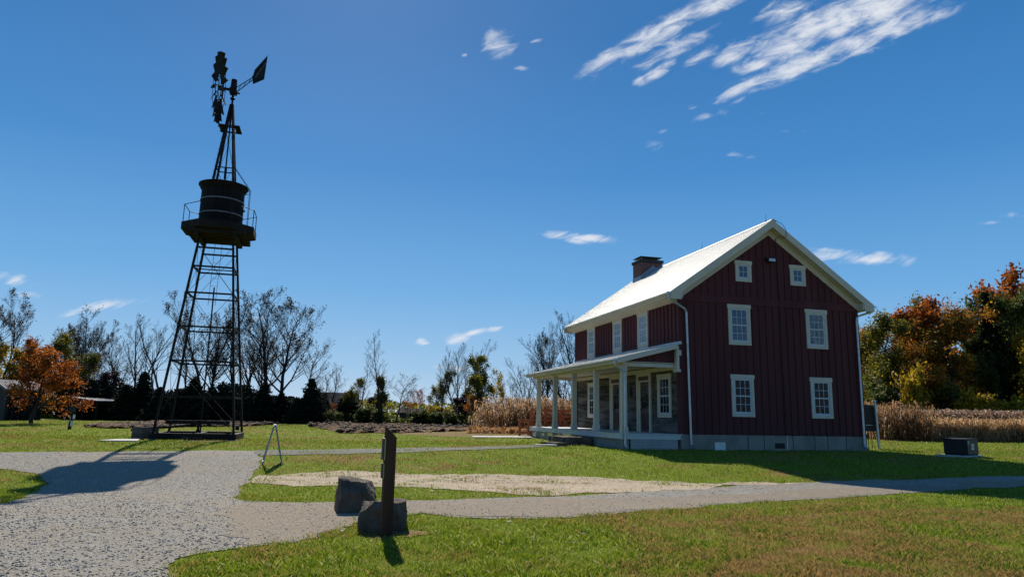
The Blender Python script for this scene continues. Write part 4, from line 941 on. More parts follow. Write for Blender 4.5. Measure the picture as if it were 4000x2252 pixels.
# platform: octagon on stepped beams
def octa(rf): rc = rf / math.cos(math.pi / 8); return [(rc * math.cos(math.pi / 8 + k * math.pi / 4), rc * math.sin(math.pi / 8 + k * math.pi / 4)) for k in range(8)]
PZ = 8.70 + E
f = MB(); f.prism(octa(1.62), 2, PZ - .34, PZ); pf = f.build('platform', M['timber'], tw)
f = MB()
for y in (-1.2, -.9, -.6, -.3, 0, .3, .6, .9, 1.2): f.box(-1.32, 1.32, y - .07, y + .07, PZ - .56, PZ - .341)
f.build('joist', M['timber'], pf)
f = MB()
for x in (-.85, .85): f.box(x - .1, x + .1, -1.25, 1.25, PZ - .70, PZ - .561)
f.build('bearer', M['timber'], pf)
f = MB(); oc_ = octa(1.56)
for (x, y) in oc_: f.tube([(x, y, PZ - .1), (x, y, PZ + .86)], .018, 6)
for i in range(8):
    a, b = oc_[i], oc_[(i + 1) % 8]; f.tube([(*a, PZ + .86), (*b, PZ + .86)], .018, 6)
f.build('railing', M['iron'], pf)
# tank
f = MB(); n = 64; prof = [(.985, 8.71), (1.0, 8.75), (.985, 10.55)]
f.lathe([(r_, z + E) for r_, z in prof], n); tk = f.build('water_tank', M['tank'], tw, smooth=False)
for z in (9.28, 9.98):
    f = MB(); f.lathe([(.99, z - .028 + E), (1.014, z - .028 + E), (1.014, z + .028 + E), (.99, z + .028 + E)], 64); f.build('hoop', M['hoop'], tk)
f = MB(); f.lathe([(.98, 10.50 + E), (1.06, 10.58 + E), (1.06, 10.63 + E), (1.15, 10.74 + E), (1.15, 10.80 + E), (.3, 10.90 + E)], 48); f.build('tank_lid', M['tank'], tk)
f = MB(); f.box(.99, 1.07, -.12, .0, 9.58 + E, 9.66 + E); f.build('outlet', M['iron'], tk)
# side ladder round the tank
f = MB(); cd, sd_ = math.cos(R(8)), math.sin(R(8))
for o_ in (0, .045):
    x, y = 1.24 + o_, -.30; f.tube([(x, y, PZ), (x, y, 10.62 + E), (hwz(11.8 + E) + .03 + o_, -hwz(11.8 + E), 11.75 + E)], .013, 5)
f.bar((1.1, -.2, 10.42 + E), (1.26, -.3, 10.46 + E), .02); f.bar((1.1, -.1, 10.6 + E), (1.26, -.3, 10.6 + E), .02)
f.build('service_ladder', M['iron'], tw)
# working platform under the head
f = MB(); z = 13.80 + E
for x in (-.47, .27): f.box(x, x + .26, -.55, .55, z, z + .03)
f.box(-.21, .27, -.50, -.42, z - .02, z + .04); f.box(-.21, .27, .40, .47, z - .02, z + .04)
f.box(-.50, .54, -.34, -.30, z - .05, z - .001); f.box(-.50, .54, .30, .34, z - .05, z - .001); f.build('head_platform', M['timber'], tw)
# head: gearbox, shaft, wheel, vane
VA = math.atan2(-14.32, 32.94)           # bearing of the tower from the lens, used only for aiming the head
lat = Vector((math.cos(-VA - 0), math.sin(-VA), 0)) if False else Vector((32.94, 14.32, 0)).normalized()
tow = Vector((14.32, -32.94, 0)).normalized()
Rm = Matrix.Rotation(-RT, 3, 'Z')
def L3(a, b, z): v = Rm @ (lat * a + tow * b); return Vector((v.x, v.y, z + E))   # a: to the right, b: towards the lens
f = MB(); f.lathe([(.05, 15.05 + E), (.05, 15.35 + E), (.12, 15.40 + E), (.12, 15.46 + E), (.06, 15.5 + E), (.06, 15.7 + E)], 12); f.build('mast', M['iron'], tw)
f = MB(); f.box(-.17, .17, -.19, .19, 15.68 + E, 15.98 + E); f.tube([L3(.1, 0, 15.75), L3(.30, .25, 15.68)], .05, 6); gb = f.build('gearbox', M['iron'], tw, bevel=.03)
f = MB(); f.lathe([(.15, 15.98 + E), (.155, 16.02 + E), (.14, 16.40 + E), (.135, 16.46 + E), (.06, 16.50 + E)], 16); f.build('hood', M['blade'], gb)
# wheel: axis to the left, tipped
wa = (Rm @ (lat * -1 + tow * .16)).normalized(); wa = (wa + Vector((0, 0, -.10))).normalized()
hub = L3(-.30, 0, 15.90) + wa * .30
e1 = wa.cross(Vector((0, 0, 1))).normalized(); e2 = e1.cross(wa).normalized()
if e2.z < 0: e2 = -e2
f = MB(); f.tube([L3(-.05, 0, 15.90), hub + wa * .08], .07, 8); f.tube([hub - wa * .12, hub + wa * .12], .13, 10); wh = f.build('wheel', M['iron'], tw)
def wp(r_, a, d): return hub + (e1 * math.cos(a) + e2 * math.sin(a)) * r_ + wa * d
for r_, d in ((.78, .0), (.78, .13), (1.35, .02), (1.35, .15)):
    f = MB(); f.tube([wp(r_, 2 * math.pi * k / 36, d) for k in range(37)], .014, 5, cap=False); f.build('ring', M['iron'], wh)
for k in range(6):
    a = 2 * math.pi * (k + .5) / 6; f = MB(); f.tube([wp(.05, a, -.1), wp(1.35, a, .02)], .016, 5); f.tube([wp(.05, a + .1, .1), wp(1.35, a, .15)], .012, 5); f.build('spoke', M['iron'], wh)
NBL = 18
for k in range(NBL):
    a = 2 * math.pi * (k + .25) / NBL; f = MB(); vs = []; nr, nc = 5, 5
    rad = e1 * math.cos(a) + e2 * math.sin(a); tan_ = wa.cross(rad).normalized(); pit = R(38)
    for i in range(nr):
        r_ = .70 + 1.06 * i / (nr - 1); wd = .16 + .21 * i / (nr - 1)
        for j in range(nc):
            s_ = (j / (nc - 1) - .5); cam_ = .05 * (1 - 4 * s_ * s_)
            vs.append(hub + rad * r_ + (tan_ * math.cos(pit) + wa * math.sin(pit)) * (s_ * wd) + (-tan_ * math.sin(pit) + wa * math.cos(pit)) * cam_ + wa * .08)
    n0 = (-tan_ * math.sin(pit) + wa * math.cos(pit)) * .004; m_ = len(vs)
    vs2 = vs + [v + n0 for v in vs]; fs = []
    for i in range(nr - 1):
        for j in range(nc - 1):
            q = i * nc + j; fs.append((q, q + 1, q + nc + 1, q + nc)); fs.append((m_ + q, m_ + q + nc, m_ + q + nc + 1, m_ + q + 1))
    f.add(vs2, fs); f.build('blade', M['blade'], wh)
# vane, folded against the wheel
vd_ = Vector((.415, .91, 0)).normalized()
def V3(s_, z, o_=0): return L3(vd_.x * s_ + vd_.y * o_, vd_.y * s_ - vd_.x * o_, z)
f = MB(); f.tube([V3(.15, 15.95), V3(2.08, 15.96)], .022, 6); f.tube([V3(.15, 15.66), V3(2.08, 15.84)], .022, 6)
for a in (.55, 1.05, 1.55): f.tube([V3(a, 15.70 + a * .05), V3(a + .25, 15.97)], .013, 5)
bm_ = f.build('tail_boom', M['iron'], tw)
poly = [(1.90, 15.93), (2.04, 15.58), (3.10, 15.48), (3.24, 16.66), (2.08, 16.32)]
f = MB(); f.add([V3(a, z, 0) for a, z in poly] + [V3(a, z, .012) for a, z in poly], [(0, 1, 2, 3, 4), (9, 8, 7, 6, 5)] + [(i, i + 5, (i + 1) % 5 + 5, (i + 1) % 5) for i in range(5)])
vn = f.build('tail_vane', M['blade'], tw)
f = MB(); f.tube([V3(1.93, 15.98, -.02), V3(3.16, 16.52, -.02)], .016, 5); f.tube([V3(2.03, 15.68, -.02), V3(3.1, 15.6, -.02)], .014, 5); f.build('vane_rib', M['iron'], vn)
cu = bpy.data.curves.new('lettering', 'FONT'); cu.body = 'AERMOTOR'; cu.size = .2; cu.extrude = .002; cu.align_x = 'CENTER'; cu.align_y = 'CENTER'
to = bpy.data.objects.new('lettering_tmp', cu); COL.objects.link(to); dg = bpy.context.evaluated_depsgraph_get(); dg.update()
me = bpy.data.meshes.new_from_object(to.evaluated_get(dg)); bpy.data.objects.remove(to); me.materials.append(M['hoop'])
lo_ = bpy.data.objects.new('lettering', me); COL.objects.link(lo_); lo_.parent = vn
xa = (V3(3.16, 16.37) - V3(2.16, 15.93)).normalized(); na = (V3(0, 0, -1) - V3(0, 0, 0)).normalized(); ya = na.cross(xa).normalized()
mm_ = Matrix((xa, ya, na)).transposed().to_4x4(); mm_.translation = V3(2.68, 16.06, -.012); lo_.matrix_local = mm_
# base timbers, walking beam, pump
f = MB(); h = hwz(b0 + .2)
f.box(-h - .05, h + .05, -h - .09, -h + .12, TG + .03, TG + .30); f.build('base_beam', M['timber'], tw)
f = MB(); f.box(-h - .05, h + .05, h - .12, h + .09, TG + .03, TG + .30); f.build('base_beam', M['timber'], tw)
for sx_ in (-1, 1):
    f = MB(); f.box(sx_ * h - .1, sx_ * h + .1, -h + .121, h - .121, TG + .03, TG + .28); f.build('base_beam', M['timber'], tw)
f = MB(); f.box(-.40, .38, -h - .35, -h - .10, TG - .05, TG + .12); f.build('sill_block', M['timber'], tw)
f = MB(); f.box(-h + .25, h - .35, -.62, -.44, -.70 + E, -.53 + E); f.build('walking_beam', M['timber'], tw)
f = MB(); f.lathe([(.16, TG + .3), (.10, TG + .36), (.055, TG + .45), (.05, -.78 + E), (.09, -.70 + E)], 12, (-.02, -.53)); f.build('pedestal', M['iron'], tw)
f = MB(); f.box(-.1, .1, -1.55, 1.55, TG + .05, TG + .28); f.build('base_beam', M['timber'], tw)
f = MB(); f.bar((-2.7, -.9, -.98 + E), (-.2, .0, -.74 + E), .14, .10); f.build('pump_lever', M['timber'], tw)
f = MB(); f.tube([(hwz(.0) + .02, -hwz(.0) - .02, -.80 + E), (hwz(.0) + .16, -hwz(.0) - .02, -.80 + E)], .12, 12); f.build('winch', M['iron'], tw)
for o_ in (0, .12):
    f = MB(); f.tube([(.5 - o_, -h, .50 + E), (-1.35 - o_, -h + .1, -1.0 + E)], .008, 5); f.build('guy_wire', M['iron'], tw)
f = MB()
for sx_ in (-1, 1):
    for sy_ in (-1, 1): f.box(sx_ * h - .16, sx_ * h + .16, sy_ * h - .16, sy_ * h + .16, TG - .2, TG + .035)
f.build('footing', M['concrete'], tw)
# post with box and wire coil left of the tower
q = gp(176, 1079); up_ = empty('utility_post', (q[0], q[1], gz(*q)), .1, label='weathered post with a control box and wire coil in the lawn left of the tower', cat='post')
f = MB(); f.bar((-.06, 0, -.1), (.05, 0, 1.25), .13, .13); f.tube([(.1, -.02, 0), (.1, -.02, .8)], .015, 6); f.build('shaft', M['timber'], up_)
f = MB(); f.box(-.13, .22, -.16, -.05, 1.0, 1.36); f.build('box', M['dark'], up_, bevel=.01)
f = MB(); f.tube([(-.16 + .16 * math.cos(a), -.1, .62 + .22 * math.sin(a)) for a in [k * .35 for k in range(19)]], .014, 5); f.build('wire_coil', M['galv'], up_)
f = MB(); f.tube([(.18, -.1, .62), (.18, -.1, .86)], .06, 10); f.tube([(.10, -.1, .2), (.10, -.1, .5)], .07, 8); f.build('meter', M['white'], up_)
# ------------------------------------------------------------------ trees
def poly_tube(pts, rs, k, VV, FF):
    pts = np.asarray(pts, float); n = len(pts); d = np.gradient(pts, axis=0); d /= np.linalg.norm(d, axis=1)[:, None] + 1e-9
    ref = np.array([.31, .22, .1]); a = np.cross(d, ref); a /= np.linalg.norm(a, axis=1)[:, None] + 1e-9; b = np.cross(a, d)
    t = np.arange(k) * 2 * math.pi / k; ring = a[:, None, :] * np.cos(t)[None, :, None] + b[:, None, :] * np.sin(t)[None, :, None]
    v = pts[:, None, :] + ring * np.asarray(rs)[:, None, None]; base = sum(len(x) for x in VV); VV.append(v.reshape(-1, 3))
    i = np.arange(n - 1)[:, None] * k; j = np.arange(k)[None, :]; j2 = (j + 1) % k
    FF.append(np.stack([base + i + j, base + i + j2, base + i + k + j2, base + i + k + j], -1).reshape(-1, 4))
def grow(seed, H, r0, forks=1, levels=3, nch=(12, 7, 5), ang=(45, 40, 38), frac=(.42, .5, .5), start=.25, wander=.10, up=.12, lean=(0, 0), spread=0):
    rg = random.Random(seed); TV, TF, WV, WF = [], [], [], []; tips = []
    cnt = [0, 0]
    def put(pts, rs, k, lvl):
        VV, FF = (TV, TF) if lvl <= 1 else (WV, WF)
        poly_tube(pts, rs, k, VV, FF)
    def br(p, d, Ln, r, lvl):
        n = (9, 6, 5, 4)[min(lvl, 3)]; pts = [p]; rs = [r]; q = Vector(p); dd = Vector(d).normalized()
        for i in range(n):
            dd = (dd + Vector((rg.gauss(0, wander), rg.gauss(0, wander), rg.gauss(0, wander * .6) + (up if lvl else .03)))).normalized()
            q = q + dd * (Ln / n); pts.append(tuple(q)); rs.append(max(r * (1 - .86 * (i + 1) / n), .008))
        put(pts, rs, (7, 5, 3, 3)[min(lvl, 3)], lvl)
        if lvl >= 2: tips.extend([(pts[i], lvl) for i in range(1, len(pts))])
        if lvl < levels:
            m_ = nch[min(lvl, len(nch) - 1)]
            for c in range(m_):
                t_ = (start if lvl == 0 else .22) + (1 - (start if lvl == 0 else .22)) * (c + rg.random() * .8) / m_; t_ = min(t_, .98)
                f_ = t_ * n; i = min(int(f_), n - 1); a = Vector(pts[i]).lerp(Vector(pts[i + 1]), f_ - i)
                ax = (Vector(pts[i + 1]) - Vector(pts[i])).normalized(); pr = ax.orthogonal().normalized(); pr = Matrix.Rotation(rg.random() * 6.283 if lvl else c * 2.4 + rg.random(), 3, ax) @ pr
                an = R(ang[min(lvl, 2)] * rg.uniform(.7, 1.25)); nd = ax * math.cos(an) + pr * math.sin(an)
                br(tuple(a), nd, Ln * frac[min(lvl, 2)] * (1.12 - .62 * t_) * rg.uniform(.75, 1.2), max(r * (1 - .8 * t_) * .6, .012), lvl + 1)
    for k in range(forks):
        a = k * 6.283 / forks + seed; s = spread
        br((math.cos(a) * r0 * .4 * (forks > 1), math.sin(a) * r0 * .4 * (forks > 1), -.2), (lean[0] + math.cos(a) * s, lean[1] + math.sin(a) * s, 1), H * (1 if k == 0 else rg.uniform(.8, .97)), r0, 0)
    cat_ = lambda V, F_: (np.concatenate(V), np.concatenate(F_)) if V else None
    return cat_(TV, TF), cat_(WV, WF), np.array([t_[0] for t_ in tips])
def leaf_quads(C, size, flat=.5, rg=NP):
    n = len(C); a = rg.normal(0, 1, (n, 3)); a /= np.linalg.norm(a, axis=1)[:, None]; b = np.cross(a, rg.normal(0, 1, (n, 3))); b /= np.linalg.norm(b, axis=1)[:, None] + 1e-9
    s = size * rg.uniform(.6, 1.4, n)[:, None]; a = a * s; b = b * s * .6
    V = np.stack([C - a, C + b * .9 - a * .1, C + a, C - b], 1).reshape(-1, 3); i = np.arange(n) * 4
    return V, np.stack([i, i + 1, i + 2, i + 3], 1)
def crown_leaves(tips, n, jit, size, clump=.5):
    rg = NP; idx = rg.integers(0, len(tips), n)
    if clump:                             # leaves sit in clumps: some twigs carry many, others none
        w_ = np.array([max(0, mnoise.noise(Vector(tuple(p * clump))) + .32) for p in tips]) ** 1.2 + 1e-4; idx = rg.choice(len(tips), n, p=w_ / w_.sum())
    C = tips[idx] + rg.normal(0, jit, (n, 3)); return leaf_quads(C, size)
def tree_obj(name, parts, leaf, leafmat_, bark='bark', **k):
    root = empty(name); (tv, tf), wd, _ = parts; npmesh('trunk', tv, tf, M[bark], root, smooth=True)
    if wd is not None: npmesh('twigs', wd[0], wd[1], M[bark], root)
    if leaf is not None: npmesh('crown', leaf[0], leaf[1], M[leafmat_], root, attr=NP.random(len(leaf[1])))
    return root
class Kind: pass
PROTO = {}
def proto(key, fn): PROTO[key] = fn
def bare(seed, H, r0, nleaf=0, mat='twigleaf', size=.09, jit=.12, bark='bark', name='bare_tree', **k):
    g = grow(seed, H, r0, **k); lf = crown_leaves(g[2], nleaf, jit, size, .6) if nleaf else None
    return tree_obj(name, g, lf, mat, bark)
def leafy(seed, H, r0, nleaf, mat, size=.16, jit=.28, name='broadleaf_tree', cull=None, clump=.45, bark='bark', **k):
    g = grow(seed, H, r0, **k); tips = g[2]
    if cull: tips = np.array([p for p in tips if not cull(p)])
    lf = crown_leaves(tips, nleaf, jit, size, clump)
    return tree_obj(name, g, lf, mat, bark)
def conifer(seed, H, Rb, n=9000, name='conifer_tree', base=.02):
    rg = np.random.default_rng(seed); g_V, g_F = [], []; poly_tube([(0, 0, -.2), (0, 0, H * .5), (0, 0, H * .98)], [.16, .1, .02], 6, g_V, g_F)
    Cs = []; W_V, W_F = [], []; z = H * base + .2
    while z < H * .97:
        t_ = z / H; Rz = Rb * (1 - t_) ** .75 * rg.uniform(.8, 1.15) + .08; nb = int(6 + 6 * (1 - t_))
        z0_ = z
        for k in range(nb):
            z = z0_ + rg.uniform(-.22, .22); t_ = min(.99, max(0, z / H)); Rz = Rb * (1 - t_) ** .8 * rg.uniform(.75, 1.15) + .06; a = rg.random() * 6.283; rr_ = Rz * rg.uniform(.65, 1.2); e = np.array([math.cos(a) * rr_, math.sin(a) * rr_, z - rr_ * rg.uniform(.05, .35) + .25 * rr_])
            poly_tube([(0, 0, z), tuple(e * [.6, .6, 1]), tuple(e)], [.03, .02, .008], 3, W_V, W_F)
            m_ = max(3, int(n / (H / .3 * 9) * (rr_ / Rb + .25) * 1.6)); s = rg.random(m_) ** .6
            P_ = np.array([0, 0, z]) * (1 - s[:, None]) + e * s[:, None]; P_ += rg.normal(0, .11 + .12 * rr_ / Rb, (m_, 3)) * [1, 1, .8]; Cs.append(P_)
        z = z0_ + .30 * rg.uniform(.8, 1.2)
    C = np.concatenate(Cs); V, F_ = leaf_quads(C, .13)
    root = empty(name); npmesh('trunk', np.concatenate(g_V), np.concatenate(g_F), M['bark'], root)
    npmesh('branches', np.concatenate(W_V), np.concatenate(W_F), M['bark'], root); npmesh('crown', V, F_, M['conifer'], root, attr=rg.random(len(F_))); return root
used = set()
def plant(key, px, ytop, Y, label, ybase=None, rot=None, cat='tree', group=None, wide=1.):
    """stand a tree of the given kind where the photo shows it: column px, top at ytop, Y metres out"""
    base = at(px, 1050, Y); gx, gy = base.x, Y; z = gz(gx, gy); top = at(px, ytop, Y)
    if key in used: o = copy_tree(PROTO[key][0])
    else: o = PROTO[key][0]; used.add(key)
    s = (top.z - z) / PROTO[key][1]; o.location = (top.x if abs(top.x - gx) < 3 else gx, gy, z); o.scale = (s * wide, s * wide, s); o.rotation_euler = (0, 0, rot if rot is not None else rnd.random() * 6.28)
    o['label'] = label; o['category'] = cat
    if group: o['group'] = group
    elif 'group' in o: del o['group']
    return o
PROTO = {
 'spread': (bare(1, 14, .26, 5200, forks=2, spread=.20, nch=(14, 10, 7), ang=(48, 42, 38), frac=(.50, .52, .5), start=.24, up=.15, size=.085), 13.6),
 'spread2': (bare(5, 14, .24, 6500, forks=3, spread=.17, nch=(12, 10, 7), ang=(46, 42, 40), frac=(.48, .52, .5), start=.28, up=.16, size=.09), 13.6),
 'slender': (bare(9, 14, .15, 260, nch=(19, 7, 5), ang=(42, 38, 36), frac=(.27, .5, .5), start=.32, up=.12, size=.08), 13.8),
 'slender2': (bare(14, 14, .13, 0, nch=(20, 7, 5), ang=(36, 40, 36), frac=(.24, .5, .5), start=.25, up=.16), 13.8),
 'leaning': (bare(23, 13, .17, 500, nch=(11, 8, 7), ang=(42, 42, 38), frac=(.47, .5, .5), start=.42, up=.10, lean=(-.35, 0), wander=.12), 12.4),
 'fan': (bare(31, 13, .2, 900, forks=3, spread=.22, nch=(11, 9, 7), ang=(34, 38, 36), frac=(.42, .52, .5), start=.3, up=.10, size=.075), 12.4),
 'snag': (bare(37, 9, .14, 0, bark='barkpale', forks=2, spread=.08, levels=2, nch=(7, 3), ang=(35, 45), frac=(.28, .4), start=.35, up=.22, wander=.15), 8.8),
 'scrub': (bare(41, 8, .08, 700, forks=4, spread=.35, nch=(8, 6, 4), ang=(40, 40, 40), frac=(.4, .5, .5), start=.2, up=.12, size=.07), 7.6),
 'maple': (leafy(51, 5.6, .17, 7800, 'rust', .095, .20, forks=1, nch=(17, 8, 5), ang=(68, 42, 40), frac=(.58, .5, .5), start=.22, up=.05, clump=1.5, cull=lambda p: p[0] < -.55 and p[2] > 2.45 + .25 * math.sin(p[1] * 5)), 5.5),
 'bigrust': (leafy(55, 11, .3, 13000, 'rust', .17, .35, forks=2, spread=.15, nch=(12, 8, 5), ang=(52, 45, 40), frac=(.45, .5, .5), start=.15), 10.8),
 'biggold': (leafy(58, 11, .3, 12000, 'gold', .17, .35, forks=2, spread=.15, nch=(12, 8, 5), ang=(52, 45, 40), frac=(.42, .5, .5), start=.15), 10.8),
 'olive': (leafy(61, 12, .3, 24000, 'olive', .135, .40, forks=2, spread=.12, nch=(14, 8, 5), ang=(52, 45, 40), frac=(.40, .5, .5), start=.10), 11.8),
 'mixed': (leafy(66, 13, .32, 33000, 'mixed', .135, .40, forks=2, spread=.14, nch=(15, 9, 5), ang=(55, 45, 40), frac=(.42, .5, .5), start=.06), 12.8),
 'green': (leafy(71, 14, .32, 34000, 'green', .14, .40, forks=2, spread=.12, nch=(16, 9, 5), ang=(54, 45, 40), frac=(.38, .5, .5), start=.05), 13.8),
 'thin': (leafy(77, 9, .13, 6000, 'olive', .10, .22, clump=.8, nch=(14, 8, 6), ang=(40, 40, 40), frac=(.34, .5, .5), start=.2), 8.8),
 'thingold': (leafy(81, 8, .10, 1500, 'gold', .12, .2, nch=(12, 6, 4), ang=(42, 40, 40), frac=(.36, .5, .5), start=.25), 7.8),
 'thinrust': (leafy(84, 8, .10, 1300, 'rust', .12, .2, nch=(11, 6, 4), ang=(48, 42, 40), frac=(.46, .5, .5), start=.25), 7.6),
 'plum': (leafy(88, 7, .14, 6500, 'plum', .13, .25, forks=2, spread=.1, nch=(12, 7, 5), ang=(48, 45, 40), frac=(.40, .5, .5), start=.08), 6.9),
 'ivy': (leafy(91, 6, .13, 5000, 'olive', .13, .22, nch=(13, 7, 4), ang=(50, 45, 40), frac=(.30, .5, .5), start=.1), 5.9),
 'bush': (leafy(95, 2.6, .07, 4200, 'green', .11, .2, name='shrub', forks=4, spread=.45, nch=(8, 6, 4), ang=(50, 45, 40), frac=(.5, .5, .5), start=.05), 2.6),
 'goldbush': (leafy(97, 3, .07, 4200, 'gold', .12, .2, name='shrub', forks=4, spread=.5, nch=(8, 6, 4), ang=(50, 45, 40), frac=(.5, .5, .5), start=.05), 3.0),
 'con': (conifer(3, 7, 2.4, 16000), 7.0), 'con2': (conifer(8, 9, 2.4, 18000), 9.0), 'cedar': (conifer(12, 13, 1.9, 22000), 13.0),
}
for k_ in PROTO:
    o_ = PROTO[k_][0]; zz = np.concatenate([np.array([v.co.z for v in c.data.vertices])[::3] for c in o_.children if c.name.startswith(('crown', 'twigs', 'trunk'))]); PROTO[k_] = (o_, float(np.percentile(zz, 99.7 if 'crown' in [c.name[:5] for c in o_.children] else 99.95)))
# left edge
plant('biggold', -30, 850, 78, 'golden tree at the left edge of the picture behind the shed', wide=1.2)
plant('spread2', 8, 738, 76, 'bare dark tree rising highest at the left edge of the picture', wide=.9)
plant('bigrust', 88, 855, 72, 'large rust orange tree behind the metal shed roof', wide=.85, rot=1.)
plant('biggold', 40, 872, 75, 'yellow tree behind the shed, between the left edge and the large rust orange tree', rot=2.)
plant('olive', 196, 845, 78, 'olive green tree just right of the large rust orange tree', wide=1.0, rot=.4)
plant('maple', 102, 880, 50, 'small round orange maple on the lawn in front of the shed', rot=0.0, wide=1.05)
plant('spread', 190, 800, 84, 'bare tree behind the olive green tree', wide=.85, rot=.7)
plant('slender', 256, 772, 80, 'slender tree with a tuft of tan leaves at its very top', wide=1.3, rot=2.)
plant('spread2', 228, 800, 88, 'bare tree between the olive green tree and the tuft topped slender tree', rot=4., wide=.8)
plant('leaning', 312, 850, 79, 'bare tree leaning left in front of the fan shaped tree', rot=.2)
plant('fan', 360, 778, 78, 'fan shaped bare tree above the dark conifers left of the tower', rot=1.2, wide=.9)
plant('scrub', 300, 905, 74, 'bare scrubby thicket under the leaning tree', rot=.5, cat='tree', wide=1.3)
plant('scrub', 240, 900, 73, 'bare scrubby thicket beside the orange maple', rot=3.5, cat='tree', wide=1.2)
plant('snag', 426, 815, 70, 'pale dead snag of a tree beside the left legs of the tower', rot=.5)
plant('plum', 250, 935, 74, 'dark purplish tree in the undergrowth behind the wire coil post', wide=1.3)
# dark conifers along the back of the lawn
cons = [(205, 985, 'con', 'dark conifer nearest the orange maple', 1.5), (238, 960, 'con', 'dark conifer below the tuft topped slender tree', 1.3), (275, 972, 'con', 'dark conifer under the bare scrubby thicket', 1.5), (318, 968, 'con2', 'dark conifer under the leaning bare tree', 1.7), (365, 938, 'con', 'pointed dark conifer directly below the fan shaped tree', 1.3),
        (404, 975, 'con', 'dark conifer just left of the tower foot', 1.4), (446, 984, 'con2', 'dark conifer seen through the left side of the tower base', 1.7), (492, 950, 'con', 'dark conifer seen through the middle of the tower base', 1.3), (540, 990, 'con', 'dark conifer seen through the right half of the tower base', 1.5), (585, 982, 'con2', 'dark conifer behind the right leg of the tower', 1.7),
        (628, 998, 'con', 'low dark conifer just right of the tower', 1.6), (668, 965, 'con', 'dark conifer left of the big twin stemmed tree', 1.3), (708, 988, 'con2', 'dark conifer at the foot of the big twin stemmed tree', 1.8), (748, 1002, 'con', 'low dark conifer right of the big twin stemmed tree', 1.5), (785, 955, 'con', 'last dark conifer at the right end of the evergreen row', 1.3)]
for i, (x, y, kd, lb, wd) in enumerate(cons): plant(kd, x, y, 68 + (i * 37 % 5), lb, group='dark conifers along the back of the lawn', wide=wd, cat='conifer')
# behind the tower
plant('spread2', 545, 745, 76, 'broad dark tree seen through the tower legs', rot=.3, wide=.95)
plant('slender', 487, 800, 77, 'slender bare tree just left of the broad tree inside the tower', rot=1, wide=1.3)
plant('slender', 612, 742, 80, 'slender bare tree standing close beside the right tower leg', rot=3, wide=1.2)
plant('slender2', 650, 735, 82, 'tall thin bare tree between the right tower leg and the big twin stemmed tree', rot=1.6, wide=1.5)
plant('spread', 716, 722, 76, 'big twin stemmed tree with sparse dark leaves right of the tower', rot=2.6, wide=1.15)
plant('fan', 668, 790, 84, 'bare tree behind the left half of the big twin stemmed tree', rot=3.3, wide=.8)
plant('leaning', 775, 838, 74, 'bare tree bending right beside the big twin stemmed tree', rot=3.3, wide=1.1)
plant('scrub', 810, 925, 76, 'bare bush sweeping right at the end of the evergreen row', rot=.9, wide=1.1)
# middle distance
plant('slender2', 842, 910, 92, 'small bare tree left of the bushy green tree in the gap', rot=.3, wide=2.)
plant('con', 878, 985, 80, 'dark bushy evergreen under the green tree in the gap', rot=.3, wide=1.9, cat='conifer')
plant('thin', 878, 950, 79, 'bushy green tree with orange tips in the gap', rot=.3, wide=.9)
plant('thinrust', 838, 1010, 84, 'low orange sapling in front of the distant house', wide=1.0, rot=2)
plant('bush', 835, 1032, 74, 'green shrub under the low orange sapling', cat='shrub', wide=1.3)
plant('slender2', 916, 912, 86, 'bare tree with a forked crown left of the tallest thin tree', rot=2.3, wide=1.7)
plant('ivy', 964, 945, 77, 'yellow green ivy clad tree behind the tallest thin tree', rot=1, wide=.75)
plant('slender2', 960, 825, 74, 'tallest thin bare tree in the middle of the gap', rot=4.3, wide=1.15)
plant('plum', 950, 985, 79, 'purplish brown tree round the foot of the tallest thin tree', wide=1.1, rot=1.3)
plant('leaning', 1000, 935, 76, 'bare tree with a bent trunk right of the tallest thin tree', rot=3.0, wide=1.4)
plant('scrub', 1030, 968, 90, 'pale bare scrub right of the bent trunk', wide=.9, rot=1)
plant('thinrust', 1052, 972, 78, 'small tree with bright orange lower leaves in the gap', wide=1.1, rot=0)
plant('bush', 925, 1022, 74, 'rounded green shrub below the forked bare tree', cat='shrub', wide=1.6)
plant('bush', 1050, 1030, 72, 'dark hedge shrub left part, beyond the post top', cat='shrub', wide=1.5)
plant('bush', 1080, 1032, 72, 'dark hedge shrub in the middle of the low hedge', cat='shrub', wide=1.5, rot=1)
plant('goldbush', 1100, 1020, 76, 'yellow green shrub behind the low hedge', cat='shrub', wide=1.0, rot=1)
plant('bush', 1108, 1036, 71, 'dark hedge shrub at the right end of the low hedge', cat='shrub', wide=1.2, rot=2)
plant('slender2', 1119, 868, 74, 'thin dark bare tree left of the wide bare tree by the corn', rot=.9, wide=1.0)
plant('fan', 1156, 852, 80, 'wide bare tree behind the dark shrubs left of the corn', rot=.4, wide=.8)
plant('thin', 1100, 930, 88, 'thinly leaved green tree left of the thin dark bare tree', rot=1.4, wide=1.0)
plant('plum', 1165, 985, 73, 'dark purplish tree at the left end of the corn', wide=1.2, rot=.8)
plant('thin', 1216, 888, 72, 'olive leaved tree beside the corn', rot=2.4, wide=1.1)
plant('ivy', 1205, 945, 69, 'green bushy tree under the olive leaved tree', rot=.4, wide=.9)
plant('thinrust', 1186, 985, 68, 'orange sapling at the left end of the corn', rot=.4, wide=.9)
plant('bush', 1140, 1035, 70, 'green shrub at the foot of the purplish tree', cat='shrub', wide=1.5, rot=3)
plant('thingold', 1266, 928, 74, 'thin tree with orange yellow leaves behind the corn', rot=1., wide=.9)
plant('leaning', 1240, 950, 80, 'bare leaning tree behind the olive leaved tree', rot=2.9, wide=1.)
plant('scrub', 1295, 945, 78, 'bare tree left of the crooked tree behind the corn', rot=4, wide=.8)
plant('fan', 1330, 905, 80, 'crooked small bare tree left of the porch roof', rot=4, wide=.9)
